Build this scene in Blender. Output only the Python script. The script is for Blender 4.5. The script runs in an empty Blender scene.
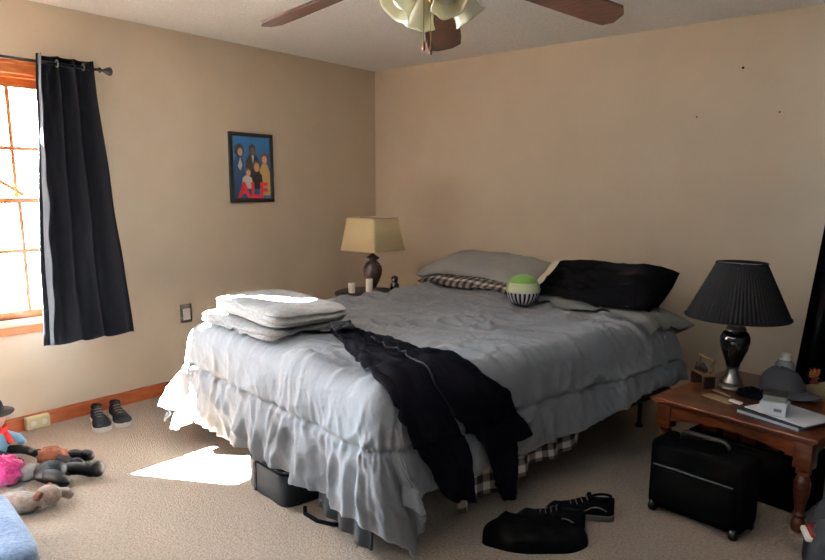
import bpy, bmesh, math, random
from math import sin, cos, pi, radians, hypot, atan2, sqrt, exp
from mathutils import Vector, Matrix, noise

random.seed(7)
SC = bpy.context.scene
COL = SC.collection

# ------------------------------------------------------------------ materials
def lin(c):
    return tuple((x / 12.92 if x <= 0.04045 else ((x + 0.055) / 1.055) ** 2.4) for x in c)

def hexc(h):
    h = h.lstrip('#')
    return lin(tuple(int(h[i:i + 2], 16) / 255 for i in (0, 2, 4)))

def mat(name, col, rough=0.6, metal=0.0, col2=None, nscale=20, ndetail=4, bump=0.0, bscale=60, stretch=None,
        sheen=0.0, coat=0.0, spec=None, transl=0.0, ramp=(0.35, 0.65), bdist=0.01):
    m = bpy.data.materials.new(name)
    m.use_nodes = True
    nt = m.node_tree
    b = nt.nodes['Principled BSDF']
    c = hexc(col) if isinstance(col, str) else col
    b.inputs['Base Color'].default_value = (*c, 1)
    b.inputs['Roughness'].default_value = rough
    b.inputs['Metallic'].default_value = metal
    if sheen:
        b.inputs['Sheen Weight'].default_value = sheen
        b.inputs['Sheen Roughness'].default_value = 0.5
    if coat:
        b.inputs['Coat Weight'].default_value = coat
        b.inputs['Coat Roughness'].default_value = 0.15
    if spec is not None:
        b.inputs['Specular IOR Level'].default_value = spec
    tc = nt.nodes.new('ShaderNodeTexCoord')
    vec = tc.outputs['Object']
    if stretch:
        mp = nt.nodes.new('ShaderNodeMapping')
        mp.inputs['Scale'].default_value = stretch
        nt.links.new(vec, mp.inputs['Vector'])
        vec = mp.outputs['Vector']
    if col2 is not None:
        c2 = hexc(col2) if isinstance(col2, str) else col2
        n = nt.nodes.new('ShaderNodeTexNoise')
        n.inputs['Scale'].default_value = nscale
        n.inputs['Detail'].default_value = ndetail
        nt.links.new(vec, n.inputs['Vector'])
        r = nt.nodes.new('ShaderNodeValToRGB')
        r.color_ramp.elements[0].position = ramp[0]
        r.color_ramp.elements[1].position = ramp[1]
        r.color_ramp.elements[0].color = (*c, 1)
        r.color_ramp.elements[1].color = (*c2, 1)
        nt.links.new(n.outputs['Fac'], r.inputs['Fac'])
        nt.links.new(r.outputs['Color'], b.inputs['Base Color'])
    if bump:
        n = nt.nodes.new('ShaderNodeTexNoise')
        n.inputs['Scale'].default_value = bscale
        n.inputs['Detail'].default_value = 4
        nt.links.new(vec, n.inputs['Vector'])
        bp = nt.nodes.new('ShaderNodeBump')
        bp.inputs['Strength'].default_value = bump
        bp.inputs['Distance'].default_value = bdist
        nt.links.new(n.outputs['Fac'], bp.inputs['Height'])
        nt.links.new(bp.outputs['Normal'], b.inputs['Normal'])
    if transl:
        t = nt.nodes.new('ShaderNodeBsdfTranslucent')
        t.inputs['Color'].default_value = (*c, 1)
        mx = nt.nodes.new('ShaderNodeMixShader')
        mx.inputs['Fac'].default_value = transl
        nt.links.new(b.outputs[0], mx.inputs[1])
        nt.links.new(t.outputs[0], mx.inputs[2])
        nt.links.new(mx.outputs[0], nt.nodes['Material Output'].inputs['Surface'])
    return m

def plaid_mat(name, dark, mid, light, cell=0.045):
    m = bpy.data.materials.new(name)
    m.use_nodes = True
    nt = m.node_tree
    b = nt.nodes['Principled BSDF']
    b.inputs['Roughness'].default_value = 0.85
    uv = nt.nodes.new('ShaderNodeUVMap')
    sp = nt.nodes.new('ShaderNodeSeparateXYZ')
    nt.links.new(uv.outputs['UV'], sp.inputs[0])
    outs = []
    for k in ('X', 'Y'):
        d = nt.nodes.new('ShaderNodeMath'); d.operation = 'DIVIDE'
        d.inputs[1].default_value = cell * 2
        nt.links.new(sp.outputs[k], d.inputs[0])
        fr = nt.nodes.new('ShaderNodeMath'); fr.operation = 'FRACT'
        nt.links.new(d.outputs[0], fr.inputs[0])
        g = nt.nodes.new('ShaderNodeMath'); g.operation = 'GREATER_THAN'
        g.inputs[1].default_value = 0.5
        nt.links.new(fr.outputs[0], g.inputs[0])
        outs.append(g)
    a = nt.nodes.new('ShaderNodeMath'); a.operation = 'ADD'
    nt.links.new(outs[0].outputs[0], a.inputs[0])
    nt.links.new(outs[1].outputs[0], a.inputs[1])
    h = nt.nodes.new('ShaderNodeMath'); h.operation = 'MULTIPLY'
    h.inputs[1].default_value = 0.5
    nt.links.new(a.outputs[0], h.inputs[0])
    r = nt.nodes.new('ShaderNodeValToRGB')
    r.color_ramp.interpolation = 'CONSTANT'
    e = r.color_ramp.elements
    e[0].position = 0; e[0].color = (*hexc(dark), 1)
    e[1].position = 0.25; e[1].color = (*hexc(mid), 1)
    x = e.new(0.75); x.color = (*hexc(light), 1)
    nt.links.new(h.outputs[0], r.inputs['Fac'])
    nt.links.new(r.outputs['Color'], b.inputs['Base Color'])
    return m

def stripe_mat(name, c1, c2, n):
    m = bpy.data.materials.new(name)
    m.use_nodes = True
    nt = m.node_tree
    b = nt.nodes['Principled BSDF']
    b.inputs['Roughness'].default_value = 0.9
    uv = nt.nodes.new('ShaderNodeUVMap')
    sp = nt.nodes.new('ShaderNodeSeparateXYZ')
    nt.links.new(uv.outputs['UV'], sp.inputs[0])
    d = nt.nodes.new('ShaderNodeMath'); d.operation = 'MULTIPLY'; d.inputs[1].default_value = n
    nt.links.new(sp.outputs['X'], d.inputs[0])
    fr = nt.nodes.new('ShaderNodeMath'); fr.operation = 'FRACT'
    nt.links.new(d.outputs[0], fr.inputs[0])
    g = nt.nodes.new('ShaderNodeMath'); g.operation = 'GREATER_THAN'; g.inputs[1].default_value = 0.5
    nt.links.new(fr.outputs[0], g.inputs[0])
    mx = nt.nodes.new('ShaderNodeMix'); mx.data_type = 'RGBA'
    mx.inputs[6].default_value = (*hexc(c1), 1)
    mx.inputs[7].default_value = (*hexc(c2), 1)
    nt.links.new(g.outputs[0], mx.inputs[0])
    nt.links.new(mx.outputs[2], b.inputs['Base Color'])
    return m

def glass_mat(name):
    m = bpy.data.materials.new(name)
    m.use_nodes = True
    nt = m.node_tree
    nt.nodes.remove(nt.nodes['Principled BSDF'])
    t = nt.nodes.new('ShaderNodeBsdfTransparent')
    t.inputs['Color'].default_value = (0.96, 0.98, 1, 1)
    g = nt.nodes.new('ShaderNodeBsdfGlossy')
    g.inputs['Roughness'].default_value = 0.02
    f = nt.nodes.new('ShaderNodeFresnel'); f.inputs['IOR'].default_value = 1.45
    mx = nt.nodes.new('ShaderNodeMixShader')
    nt.links.new(f.outputs[0], mx.inputs[0])
    nt.links.new(t.outputs[0], mx.inputs[1])
    nt.links.new(g.outputs[0], mx.inputs[2])
    nt.links.new(mx.outputs[0], nt.nodes['Material Output'].inputs['Surface'])
    return m

M = {}
M['wall'] = mat('tan_wall_paint', '#cfbfa8', 0.75, bump=0.12, bscale=90, col2='#cbbaa2', nscale=3)
M['bounce_absorber'] = mat('dark_bounce_absorber', '#1c1410', 0.6, col2='#140e0b', nscale=5, stretch=(6, 6, 1))  # dark finish made up for the unseen walls, to swallow bounce light
M['ceiling'] = mat('popcorn_ceiling', '#f6f5f2', 0.95, bump=0.9, bscale=110, col2='#eae9e5', nscale=90, bdist=0.012)
M['carpet'] = mat('beige_carpet', '#83715f', 1.0, col2='#ab9783', nscale=85, ndetail=6, bump=1.0, bscale=120, sheen=0.2, ramp=(0.3, 0.7), bdist=0.015)
M['oak'] = mat('orange_oak', '#b4662c', 0.4, col2='#8f4a1c', nscale=9, stretch=(2, 2, 12), coat=0.2)
M['oak_h'] = mat('orange_oak_trim', '#b4662c', 0.4, col2='#94501f', nscale=9, stretch=(8, 1.2, 8), coat=0.2)
M['base'] = mat('oak_baseboard', '#a8592d', 0.45, col2='#8a4420', nscale=7, stretch=(8, 1.2, 8))
M['glass'] = glass_mat('window_glass')
M['vinyl'] = mat('pale_sill_paint', '#d9cbb4', 0.5)
M['curtain'] = mat('black_curtain_cloth', '#08090c', 0.9, bump=0.15, bscale=300, spec=0.0)
M['lining_sheen'] = mat('grey_lining_sheen', '#4a535e', 0.5, bump=0.2, bscale=200)  # sunlit sheen along the curtain edge, painted as a grey-blue strip
M['black_metal'] = mat('black_metal', '#16151a', 0.4, metal=0.6)
M['silver'] = mat('brushed_silver', '#a9a49a', 0.3, metal=1.0)
M['comforter'] = mat('grey_comforter_cloth', '#76797d', 0.8, bump=0.45, bscale=35, col2='#707377', nscale=5, sheen=0.15, bdist=0.012)
M['blanket'] = mat('grey_quilt_cloth', '#8d8b89', 0.9, bump=0.6, bscale=70, col2='#787674', nscale=60, sheen=0.2)
M['blanket_pale'] = mat('pale_grey_quilt_cloth', '#96948f', 0.9, bump=0.5, bscale=70, col2='#84827e', nscale=60, sheen=0.2)
M['black_cloth'] = mat('black_cotton', '#0c0d12', 0.9, bump=0.2, bscale=160, col2='#101118', nscale=30, spec=0.02)
M['black_satin'] = mat('black_pillow_cloth', '#090a0d', 0.9, bump=0.03, bscale=30, spec=0.02)
M['cream_cloth'] = mat('cream_cloth', '#cfc6b0', 0.9, bump=0.2, bscale=200)
M['grey_pillow'] = mat('grey_pillow_cloth', '#908d8a', 0.85, bump=0.25, bscale=25)
M['pale_pillow'] = mat('pale_grey_pillow_cloth', '#74746f', 0.85, bump=0.25, bscale=25)
M['plaid'] = plaid_mat('brown_plaid_cotton', '#29211f', '#7d736c', '#c9c2b8', 0.035)
M['dark_base'] = mat('dark_grey_base_cloth', '#2a2b30', 0.85, bump=0.2, bscale=250)
M['dark_wood'] = mat('dark_wood', '#2a1c16', 0.35, col2='#1c120e', nscale=8, stretch=(1, 6, 6))
M['table_wood'] = mat('red_brown_wood', '#6b3418', 0.32, col2='#43200e', nscale=6, stretch=(1.2, 9, 9), coat=0.25)
M['bronze'] = mat('dark_bronze', '#2b1f20', 0.32, metal=0.3, col2='#4a3634', nscale=40, coat=0.3)
M['shade_cream'] = mat('cream_lamp_shade', '#e6d3a6', 0.85, bump=0.15, bscale=300, transl=0.25)
M['shade_black'] = mat('charcoal_lamp_shade', '#121315', 0.9, bump=0.2, bscale=200, spec=0.2)
M['black_gloss'] = mat('black_glass', '#0a0909', 0.08, coat=1.0)
M['wax'] = mat('white_wax', '#e9e2d6', 0.5)
M['black_plastic'] = mat('black_plastic', '#0e0e10', 0.5)
M['nylon'] = mat('black_nylon', '#030405', 0.9, bump=0.2, bscale=350, spec=0.05)
M['box_grey'] = mat('slate_fabric', '#24272c', 0.85, bump=0.3, bscale=260, spec=0.2)
M['leather'] = mat('black_leather', '#0a0b0e', 0.7, bump=0.2, bscale=120, spec=0.05)
M['rubber_white'] = mat('off_white_rubber', '#d6cec4', 0.6)
M['rubber_grey'] = mat('grey_rubber', '#5b5652', 0.6)
M['fan_wood'] = mat('fan_blade_wood', '#4a2f20', 0.45, col2='#2c1a12', nscale=7, stretch=(2, 14, 14))
M['brass'] = mat('antique_brass', '#8a6a3c', 0.3, metal=1.0)
M['frost'] = mat('frosted_glass', '#d6d0b4', 0.25, transl=0.45, coat=0.4)
M['bulb'] = mat('white_bulb', '#cfcac6', 0.3)
M['white_plate'] = mat('white_plate', '#e4e0d6', 0.4)
M['ivory'] = mat('ivory_plastic', '#cfc299', 0.45)
M['dark_recess'] = mat('dark_recess', '#4a443e', 0.7)
M['paper'] = mat('white_paper', '#c9c9cb', 0.7)
M['paper_side'] = mat('paper_edge', '#8e9298', 0.8, col2='#a8acb0', nscale=200, stretch=(1, 1, 30))
M['print_blue'] = mat('poster_blue', '#2f6ea8', 0.35, col2='#234f86', nscale=3)
M['red'] = mat('poster_red', '#d8202c', 0.4)
M['skin'] = mat('poster_skin', '#d7a384', 0.5)
M['hair_dark'] = mat('poster_hair', '#2a1a18', 0.6)
M['hair_red'] = mat('poster_auburn', '#7c3a28', 0.6)
M['p_yellow'] = mat('poster_yellow', '#c8a564', 0.6)
M['p_white'] = mat('poster_white', '#d8d0c8', 0.6)
M['p_navy'] = mat('poster_navy', '#1e3f66', 0.6)
M['p_black'] = mat('poster_black', '#14161c', 0.6)
M['p_brown'] = mat('poster_brown', '#6d4a38', 0.6)
M['green'] = mat('green_plush', '#7fb04f', 0.95, bump=0.4, bscale=120, sheen=0.4)
M['cream_plush'] = mat('cream_plush', '#d9dcb4', 0.95, bump=0.3, bscale=120, sheen=0.3)
M['bw_stripe'] = stripe_mat('striped_plush', '#cfc9cf', '#1a191d', 22)
M['pink'] = mat('hot_pink_plush', '#e0418c', 0.95, col2='#c22a72', nscale=60, bump=1.0, bscale=90, sheen=0.4)
M['sky_plush'] = mat('light_blue_plush', '#8fc0dc', 0.95, bump=0.4, bscale=120, sheen=0.3)
M['peach'] = mat('peach_plush', '#d9a892', 0.95, bump=0.3, bscale=120, sheen=0.3)
M['tan_plush'] = mat('grey_brown_plush', '#8f8074', 0.95, col2='#6f6258', nscale=40, bump=0.6, bscale=120, sheen=0.3)
M['rust_plush'] = mat('rust_plush', '#7a4228', 0.95, col2='#4f2a1a', nscale=50, bump=0.6, bscale=120)
M['red_plush'] = mat('red_plush', '#c8302a', 0.95, bump=0.4, bscale=120)
M['grey_plush'] = mat('grey_plush', '#8a8580', 0.95, bump=0.8, bscale=90)
M['black_plush'] = mat('black_plush', '#08080b', 0.5, bump=0.2, bscale=120, spec=0.15)
M['blue_cloth'] = mat('blue_woven_cloth', '#41597a', 0.9, col2='#5c7694', nscale=55, bump=0.6, bscale=90, sheen=0.3)
M['cap'] = mat('charcoal_cotton', '#3c3c42', 0.9, bump=0.2, bscale=300)
M['orange'] = mat('orange_petals', '#b8622a', 0.7, col2='#8a2c1c', nscale=60)
M['yellow'] = mat('yellow_petals', '#c49a3e', 0.7)
M['card'] = mat('brown_card', '#a08a68', 0.85)
M['olive'] = mat('grey_green_card', '#70746a', 0.7)
M['tan_wood'] = mat('tan_wood', '#8c7048', 0.6, col2='#6a5132', nscale=20)
M['red_box'] = mat('red_card', '#7c2a26', 0.6)
M['bottle'] = mat('dull_clear_plastic', '#8e9296', 0.2)
M['ink'] = mat('grey_ink', '#6d7078', 0.7)
M['sun_blocker'] = mat('sun_blocker_grey', '#6d6a66', 0.9)  # surface of the added slab that blocks sun outside

# ------------------------------------------------------------------ mesh builders
class MB:
    def __init__(self):
        self.v = []; self.f = []; self.uv = []; self.mi = []
    def add(self, vs, fs, uvs=None, mi=0):
        o = len(self.v)
        self.v += [tuple(p) for p in vs]
        for i, f in enumerate(fs):
            self.f.append([o + k for k in f]); self.mi.append(mi)
            self.uv.append(uvs[i] if uvs else None)
        return self
    def box(self, x0, x1, y0, y1, z0, z1, mi=0, T=None):
        vs = [Vector((x, y, z)) for x in (x0, x1) for y in (y0, y1) for z in (z0, z1)]
        if T: vs = [T @ p for p in vs]
        self.add(vs, [(0, 1, 3, 2), (4, 6, 7, 5), (0, 4, 5, 1), (2, 3, 7, 6), (0, 2, 6, 4), (1, 5, 7, 3)], mi=mi)
        return self
    def rbox(self, x0, x1, y0, y1, z0, z1, r=0.01, seg=2, T=None, mi=0):
        bm = bmesh.new()
        bmesh.ops.create_cube(bm, size=1)
        for p in bm.verts:
            p.co = Vector(((x0 + x1) / 2 + p.co.x * (x1 - x0), (y0 + y1) / 2 + p.co.y * (y1 - y0), (z0 + z1) / 2 + p.co.z * (z1 - z0)))
        bmesh.ops.bevel(bm, geom=bm.edges[:], offset=r, segments=seg, affect='EDGES', profile=0.5)
        self.bm(bm, T, mi)
        return self
    def bm(self, bm, T=None, mi=0):
        bm.verts.index_update()
        vs = [(T @ p.co) if T else p.co.copy() for p in bm.verts]
        self.add(vs, [[q.index for q in f.verts] for f in bm.faces], mi=mi)
        bm.free()
    def grid(self, fn, nu, nv, uvfn=None, closeu=False, mi=0):
        vs = []
        for j in range(nv + 1):
            for i in range(nu + (0 if closeu else 1)):
                vs.append(fn(i / nu, j / nv))
        w = nu if closeu else nu + 1
        fs = []; uvs = []
        for j in range(nv):
            for i in range(nu):
                i2 = (i + 1) % w if closeu else i + 1
                fs.append((j * w + i, j * w + i2, (j + 1) * w + i2, (j + 1) * w + i))
                q = [(i / nu, j / nv), ((i + 1) / nu, j / nv), ((i + 1) / nu, (j + 1) / nv), (i / nu, (j + 1) / nv)]
                uvs.append([uvfn(*t) for t in q] if uvfn else q)
        self.add(vs, fs, uvs, mi)
        return self
    def lathe(self, prof, n=32, c=(0, 0, 0), T=None, mi=0, cap=True, rad=None):
        vs = []
        for j, (r, z) in enumerate(prof):
            for i in range(n):
                a = 2 * pi * i / n
                rr = r * (rad(a, z) if rad else 1)
                p = Vector((c[0] + rr * cos(a), c[1] + rr * sin(a), c[2] + z))
                vs.append(T @ p if T else p)
        fs = []; uvs = []
        for j in range(len(prof) - 1):
            for i in range(n):
                i2 = (i + 1) % n
                fs.append((j * n + i, j * n + i2, (j + 1) * n + i2, (j + 1) * n + i))
                a, b, d, e = i / n, (i + 1) / n, j / (len(prof) - 1), (j + 1) / (len(prof) - 1)
                uvs.append([(a, d), (b, d), (b, e), (a, e)])
        if cap:
            if prof[0][0] > 1e-5:
                fs.append(tuple(range(n))[::-1]); uvs.append([(0, 0)] * n)
            if prof[-1][0] > 1e-5:
                k = (len(prof) - 1) * n
                fs.append(tuple(range(k, k + n))); uvs.append([(0, 0)] * n)
        self.add(vs, fs, uvs, mi)
        return self
    def tube(self, pts, r, n=10, mi=0, closed=False):
        pts = [Vector(p) for p in pts]
        N = len(pts)
        vs = []
        up = Vector((0, 0, 1))
        prev = None
        for i, p in enumerate(pts):
            a = pts[max(i - 1, 0)]; b = pts[min(i + 1, N - 1)]
            if closed:
                a = pts[i - 1]; b = pts[(i + 1) % N]
            t = (b - a).normalized()
            if prev is None:
                s = t.cross(up)
                if s.length < 1e-3: s = t.cross(Vector((1, 0, 0)))
            else:
                s = prev - t * prev.dot(t)
                if s.length < 1e-6: s = t.cross(up)
            s.normalize(); prev = s
            w = t.cross(s)
            rr = r[i] if isinstance(r, (list, tuple)) else r
            for k in range(n):
                q = 2 * pi * k / n
                vs.append(p + (s * cos(q) + w * sin(q)) * rr)
        fs = []
        for i in range(N if closed else N - 1):
            j = (i + 1) % N
            for k in range(n):
                k2 = (k + 1) % n
                fs.append((i * n + k, i * n + k2, j * n + k2, j * n + k))
        if not closed:
            fs.append(tuple(range(n))[::-1]); fs.append(tuple(range((N - 1) * n, N * n)))
        self.add(vs, fs, mi=mi)
        return self
    def ball(self, c, rx, ry=None, rz=None, n=20, m=14, T=None, mi=0, bump=0, freq=8):
        ry = ry or rx; rz = rz or rx
        vs = []; fs = []
        for j in range(1, m):
            th = pi * j / m
            for i in range(n):
                a = 2 * pi * i / n
                d = Vector((sin(th) * cos(a), sin(th) * sin(a), cos(th)))
                k = 1 + (bump * noise.noise(d * freq + Vector(c) * 7) if bump else 0)
                p = Vector((c[0] + d.x * rx * k, c[1] + d.y * ry * k, c[2] + d.z * rz * k))
                vs.append(p)
        top = len(vs); vs.append(Vector((c[0], c[1], c[2] + rz)))
        bot = len(vs); vs.append(Vector((c[0], c[1], c[2] - rz)))
        for j in range(m - 2):
            for i in range(n):
                i2 = (i + 1) % n
                fs.append((j * n + i, (j + 1) * n + i, (j + 1) * n + i2, j * n + i2))
        for i in range(n):
            i2 = (i + 1) % n
            fs.append((top, i, i2)); fs.append((bot, (m - 2) * n + i2, (m - 2) * n + i))
        if T: vs = [T @ p for p in vs]
        self.add(vs, fs, mi=mi)
        return self
    def prism(self, poly, z0, z1, T=None, mi=0):
        n = len(poly)
        vs = [Vector((x, y, z0)) for x, y in poly] + [Vector((x, y, z1)) for x, y in poly]
        if T: vs = [T @ p for p in vs]
        fs = [tuple(range(n))[::-1], tuple(range(n, 2 * n))] + [(i, (i + 1) % n, n + (i + 1) % n, n + i) for i in range(n)]
        self.add(vs, fs, mi=mi)
        return self

def obj(name, mb, m, parent=None, smooth=False, solid=0, subd=0, bevel=0, offs=-1):
    me = bpy.data.meshes.new(name)
    me.from_pydata(mb.v, [], mb.f)
    if any(u is not None for u in mb.uv):
        l = me.uv_layers.new(name='UVMap')
        k = 0
        for fi, p in enumerate(me.polygons):
            u = mb.uv[fi]
            for c in range(p.loop_total):
                l.data[p.loop_start + c].uv = u[c] if u else (0, 0)
    for x in (m if isinstance(m, (list, tuple)) else [m]):
        me.materials.append(x)
    for fi, p in enumerate(me.polygons):
        p.material_index = mb.mi[fi]
    bm = bmesh.new(); bm.from_mesh(me)
    bmesh.ops.recalc_face_normals(bm, faces=bm.faces)
    bm.to_mesh(me); bm.free()
    if smooth:
        if smooth is True:
            for p in me.polygons: p.use_smooth = True
        else:
            me.shade_smooth() if hasattr(me, 'shade_smooth') else None
            for p in me.polygons: p.use_smooth = True
            bm = bmesh.new(); bm.from_mesh(me)
            for e in bm.edges:
                if len(e.link_faces) == 2 and e.calc_face_angle(0) > smooth:
                    e.smooth = False
            bm.to_mesh(me); bm.free()
    o = bpy.data.objects.new(name, me)
    COL.objects.link(o)
    if parent: o.parent = parent
    if solid:
        s = o.modifiers.new('thickness', 'SOLIDIFY'); s.thickness = solid; s.offset = offs
    if bevel:
        b = o.modifiers.new('edge', 'BEVEL'); b.width = bevel; b.segments = 2; b.limit_method = 'ANGLE'
    if subd:
        s = o.modifiers.new('smooth', 'SUBSURF'); s.levels = subd; s.render_levels = subd
    return o

def tag(o, label, cat, group=None):
    o['label'] = label; o['category'] = cat
    if group: o['group'] = group
    return o

def thing(name, label, cat, loc=(0, 0, 0), rz=0, group=None):
    o = bpy.data.objects.new(name, None)
    o.empty_display_size = 0.1
    COL.objects.link(o)
    o.location = loc; o.rotation_euler = (0, 0, rz)
    return tag(o, label, cat, group)

def struct(name, mb, m, parent=None, **k):
    o = obj(name, mb, m, parent, **k)
    if parent is None: o['kind'] = 'structure'
    return o

def TR(x=0, y=0, z=0, rz=0, rx=0, ry=0):
    return Matrix.Translation((x, y, z)) @ Matrix.Rotation(rz, 4, 'Z') @ Matrix.Rotation(ry, 4, 'Y') @ Matrix.Rotation(rx, 4, 'X')

def sstep(a, b, x):
    t = max(0, min(1, (x - a) / (b - a))); return t * t * (3 - 2 * t)

SM = radians(35)

# ------------------------------------------------------------------ room shell
RX, RY, RH = 4.6, -6.0, 2.44
WT = 0.16
WY0, WY1, WZ0, WZ1 = -3.62, -2.66, 0.665, 2.04         # opening of the visible window
SY0, SY1, SZ0, SZ1 = -5.85, -4.5, 0.06, 2.04                                # opening of the added window, out of view, lets in fill light
mb = MB()
mb.box(-WT, 0, RY, SY0, 0, RH); mb.box(-WT, 0, SY1, WY0, 0, RH); mb.box(-WT, 0, WY1, 0, 0, RH)
for a_, b_, c_, d_ in ((WY0, WY1, WZ0, WZ1), (SY0, SY1, SZ0, SZ1)):
    mb.box(-WT, 0, a_, b_, 0, c_); mb.box(-WT, 0, a_, b_, d_, RH)
struct('wall_left', mb, M['wall'])
struct('wall_back', MB().box(-WT, RX + WT, 0, WT, 0, RH), M['wall'])
struct('wall_right', MB().box(RX, RX + WT, RY, 0, 0, RH), M['bounce_absorber'])  # unseen wall, darkened to keep bounce light off the right side
mb = MB().box(-WT, RX + WT, RY - WT, RY, 0, RH)
struct('wall_front', mb, M['bounce_absorber'])
struct('floor', MB().box(-WT, RX + WT, RY - WT, WT, -0.1, 0), M['carpet'])
struct('ceiling', MB().box(-WT, RX + WT, RY - WT, WT, RH, RH + 0.1), M['ceiling'])
def baseboard(name, pts, m):
    pass
mb = MB(); mb.box(0, 0.014, SY1 + 0.07, 0, 0, 0.075); mb.box(0, 0.009, SY1 + 0.07, 0, 0.075, 0.088)
struct('baseboard_left', mb, M['base'])
mb = MB(); mb.box(0.014, RX, -0.014, 0, 0, 0.075); mb.box(0.014, RX, -0.009, 0, 0.075, 0.088)
struct('baseboard_back', mb, M['base'])

# window in the left wall
w = bpy.data.objects.new('window_1', None); COL.objects.link(w); w['kind'] = 'structure'
w.location = (0, (WY0 + WY1) / 2, 0)
yc = (WY0 + WY1) / 2; hw = (WY1 - WY0) / 2
mb = MB()
mb.rbox(0, 0.022, -hw - 0.07, hw + 0.07, WZ1 - 0.005, WZ1 + 0.06, 0.005)
mb.rbox(0.0, 0.03, -hw - 0.075, hw + 0.075, WZ1 + 0.045, WZ1 + 0.066, 0.005)
obj('casing', mb, M['oak_h'], w)
for s in (-1, 1):
    mb = MB(); mb.rbox(0, 0.02, min(s * hw, s * (hw + 0.065)), max(s * hw, s * (hw + 0.065)), WZ0, WZ1 - 0.005, 0.005)
    obj('side_casing', mb, M['oak'], w)
mb = MB()
mb.box(-WT, 0, -hw, -hw + 0.018, WZ0, WZ1); mb.box(-WT, 0, hw - 0.018, hw, WZ0, WZ1); mb.box(-WT, 0, -hw + 0.018, hw - 0.018, WZ1 - 0.02, WZ1)
obj('jamb', mb, M['oak_h'], w)
mb = MB(); mb.rbox(-WT + 0.01, 0.045, -hw - 0.09, hw + 0.09, WZ0 - 0.035, WZ0, 0.008)
obj('sill', mb, M['vinyl'], w)
mb = MB(); mb.rbox(0, 0.02, -hw - 0.07, hw + 0.07, WZ0 - 0.085, WZ0 - 0.035, 0.004)
obj('apron', mb, M['oak_h'], w)
ZM = 1.341
def sash(x0, x1, z0, z1, name, zb, zt, mz):
    mb = MB()
    a, b = -hw + 0.018, hw - 0.018
    mb.box(x0, x1, a, a + 0.035, z0, z1); mb.box(x0, x1, b - 0.035, b, z0, z1)
    mb.box(x0, x1, a + 0.035, b - 0.035, z0, z0 + zb); mb.box(x0, x1, a + 0.035, b - 0.035, z1 - zt, z1)
    o = obj(name, mb, M['oak_h'], w)
    xm = (x0 + x1) / 2
    g = obj('glass_pane', MB().box(xm - 0.002, xm + 0.002, a + 0.035, b - 0.035, z0 + zb, z1 - zt), M['glass'], o)
    mb = MB()
    for y in (-2.96 - yc, -2.96 - 0.30 - yc):
        mb.box(x0 + 0.004, x1 - 0.004, y - 0.011, y + 0.011, z0 + zb, z1 - zt)
    mb.box(x0 + 0.005, x1 - 0.005, a + 0.035, b - 0.035, mz - 0.011, mz + 0.011)
    obj('muntin_grid', mb, M['oak_h'], o)
sash(-0.05, -0.02, WZ0, ZM + 0.015, 'lower_sash', 0.045, 0.03, 1.055)
sash(-0.085, -0.055, ZM - 0.015, WZ1 - 0.02, 'upper_sash', 0.03, 0.05, 1.635)
# loose grille bar leaning across the upper sash
mb = MB(); mb.tube([(-0.03, -3.22 - yc, 1.56), (-0.03, -2.935 - yc, 1.375)], 0.012, 6)
obj('loose_bar', mb, M['oak'], w)
# unseen slab added outside, its outline shaped to cut the sun patches
struct('added_sun_blocker', MB().prism([(-WT, 0.6), (-1.02, 0.6), (-1.02, -3.62), (-2.3, -4.28), (-2.3, -5.3), (-2.5, -5.4), (-2.5, -8.0), (-WT, -8.0)], 2.5, 2.6), M['sun_blocker'])

# unseen window added along the left wall to brighten the room
w2 = bpy.data.objects.new('added_fill_window', None); COL.objects.link(w2); w2['kind'] = 'structure'
w2.location = (0, (SY0 + SY1) / 2, 0)
hx = (SY1 - SY0) / 2
mb = MB()
mb.box(0, 0.02, -hx - 0.07, hx + 0.07, SZ1, SZ1 + 0.07); mb.box(0, 0.02, -hx - 0.07, hx + 0.07, 0.0, SZ0)
mb.box(0, 0.02, -hx - 0.07, -hx, SZ0, SZ1); mb.box(0, 0.02, hx, hx + 0.07, SZ0, SZ1)
obj('casing', mb, M['oak'], w2)
mb = MB()
mb.box(-0.07, -0.04, -hx, hx, 1.33, 1.36); mb.box(-0.07, -0.04, -0.012, 0.012, SZ0, SZ1)
obj('sash_bars', mb, M['oak'], w2)
obj('glass_pane', MB().box(-0.058, -0.054, -hx, hx, SZ0, SZ1), M['glass'], w2)

# ------------------------------------------------------------------ curtains and rod
t = thing('curtain_rod', 'thin black curtain rod with knob finial above the wood-framed window', 'curtain rod', (0.085, -3.1, 2.105))
obj('rod', MB().tube([(0, -0.75, 0), (0, 0.60, 0)], 0.009, 12), M['black_metal'], t, smooth=True)
fin = [(0.009, 0), (0.016, 0.004), (0.016, 0.012), (0.008, 0.018), (0.010, 0.03), (0.022, 0.055), (0.026, 0.07), (0.02, 0.078), (0, 0.08)]
obj('finial', MB().lathe(fin, 20, T=TR(0, 0.595, 0, rx=-pi / 2)), M['black_metal'], t, smooth=True)
mb = MB().box(-0.085, -0.078, 0.535, 0.565, -0.05, 0.03); mb.tube([(-0.08, 0.55, -0.01), (-0.02, 0.55, -0.012), (0, 0.55, -0.012)], 0.006, 8)
obj('bracket', mb, M['black_metal'], t)

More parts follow.
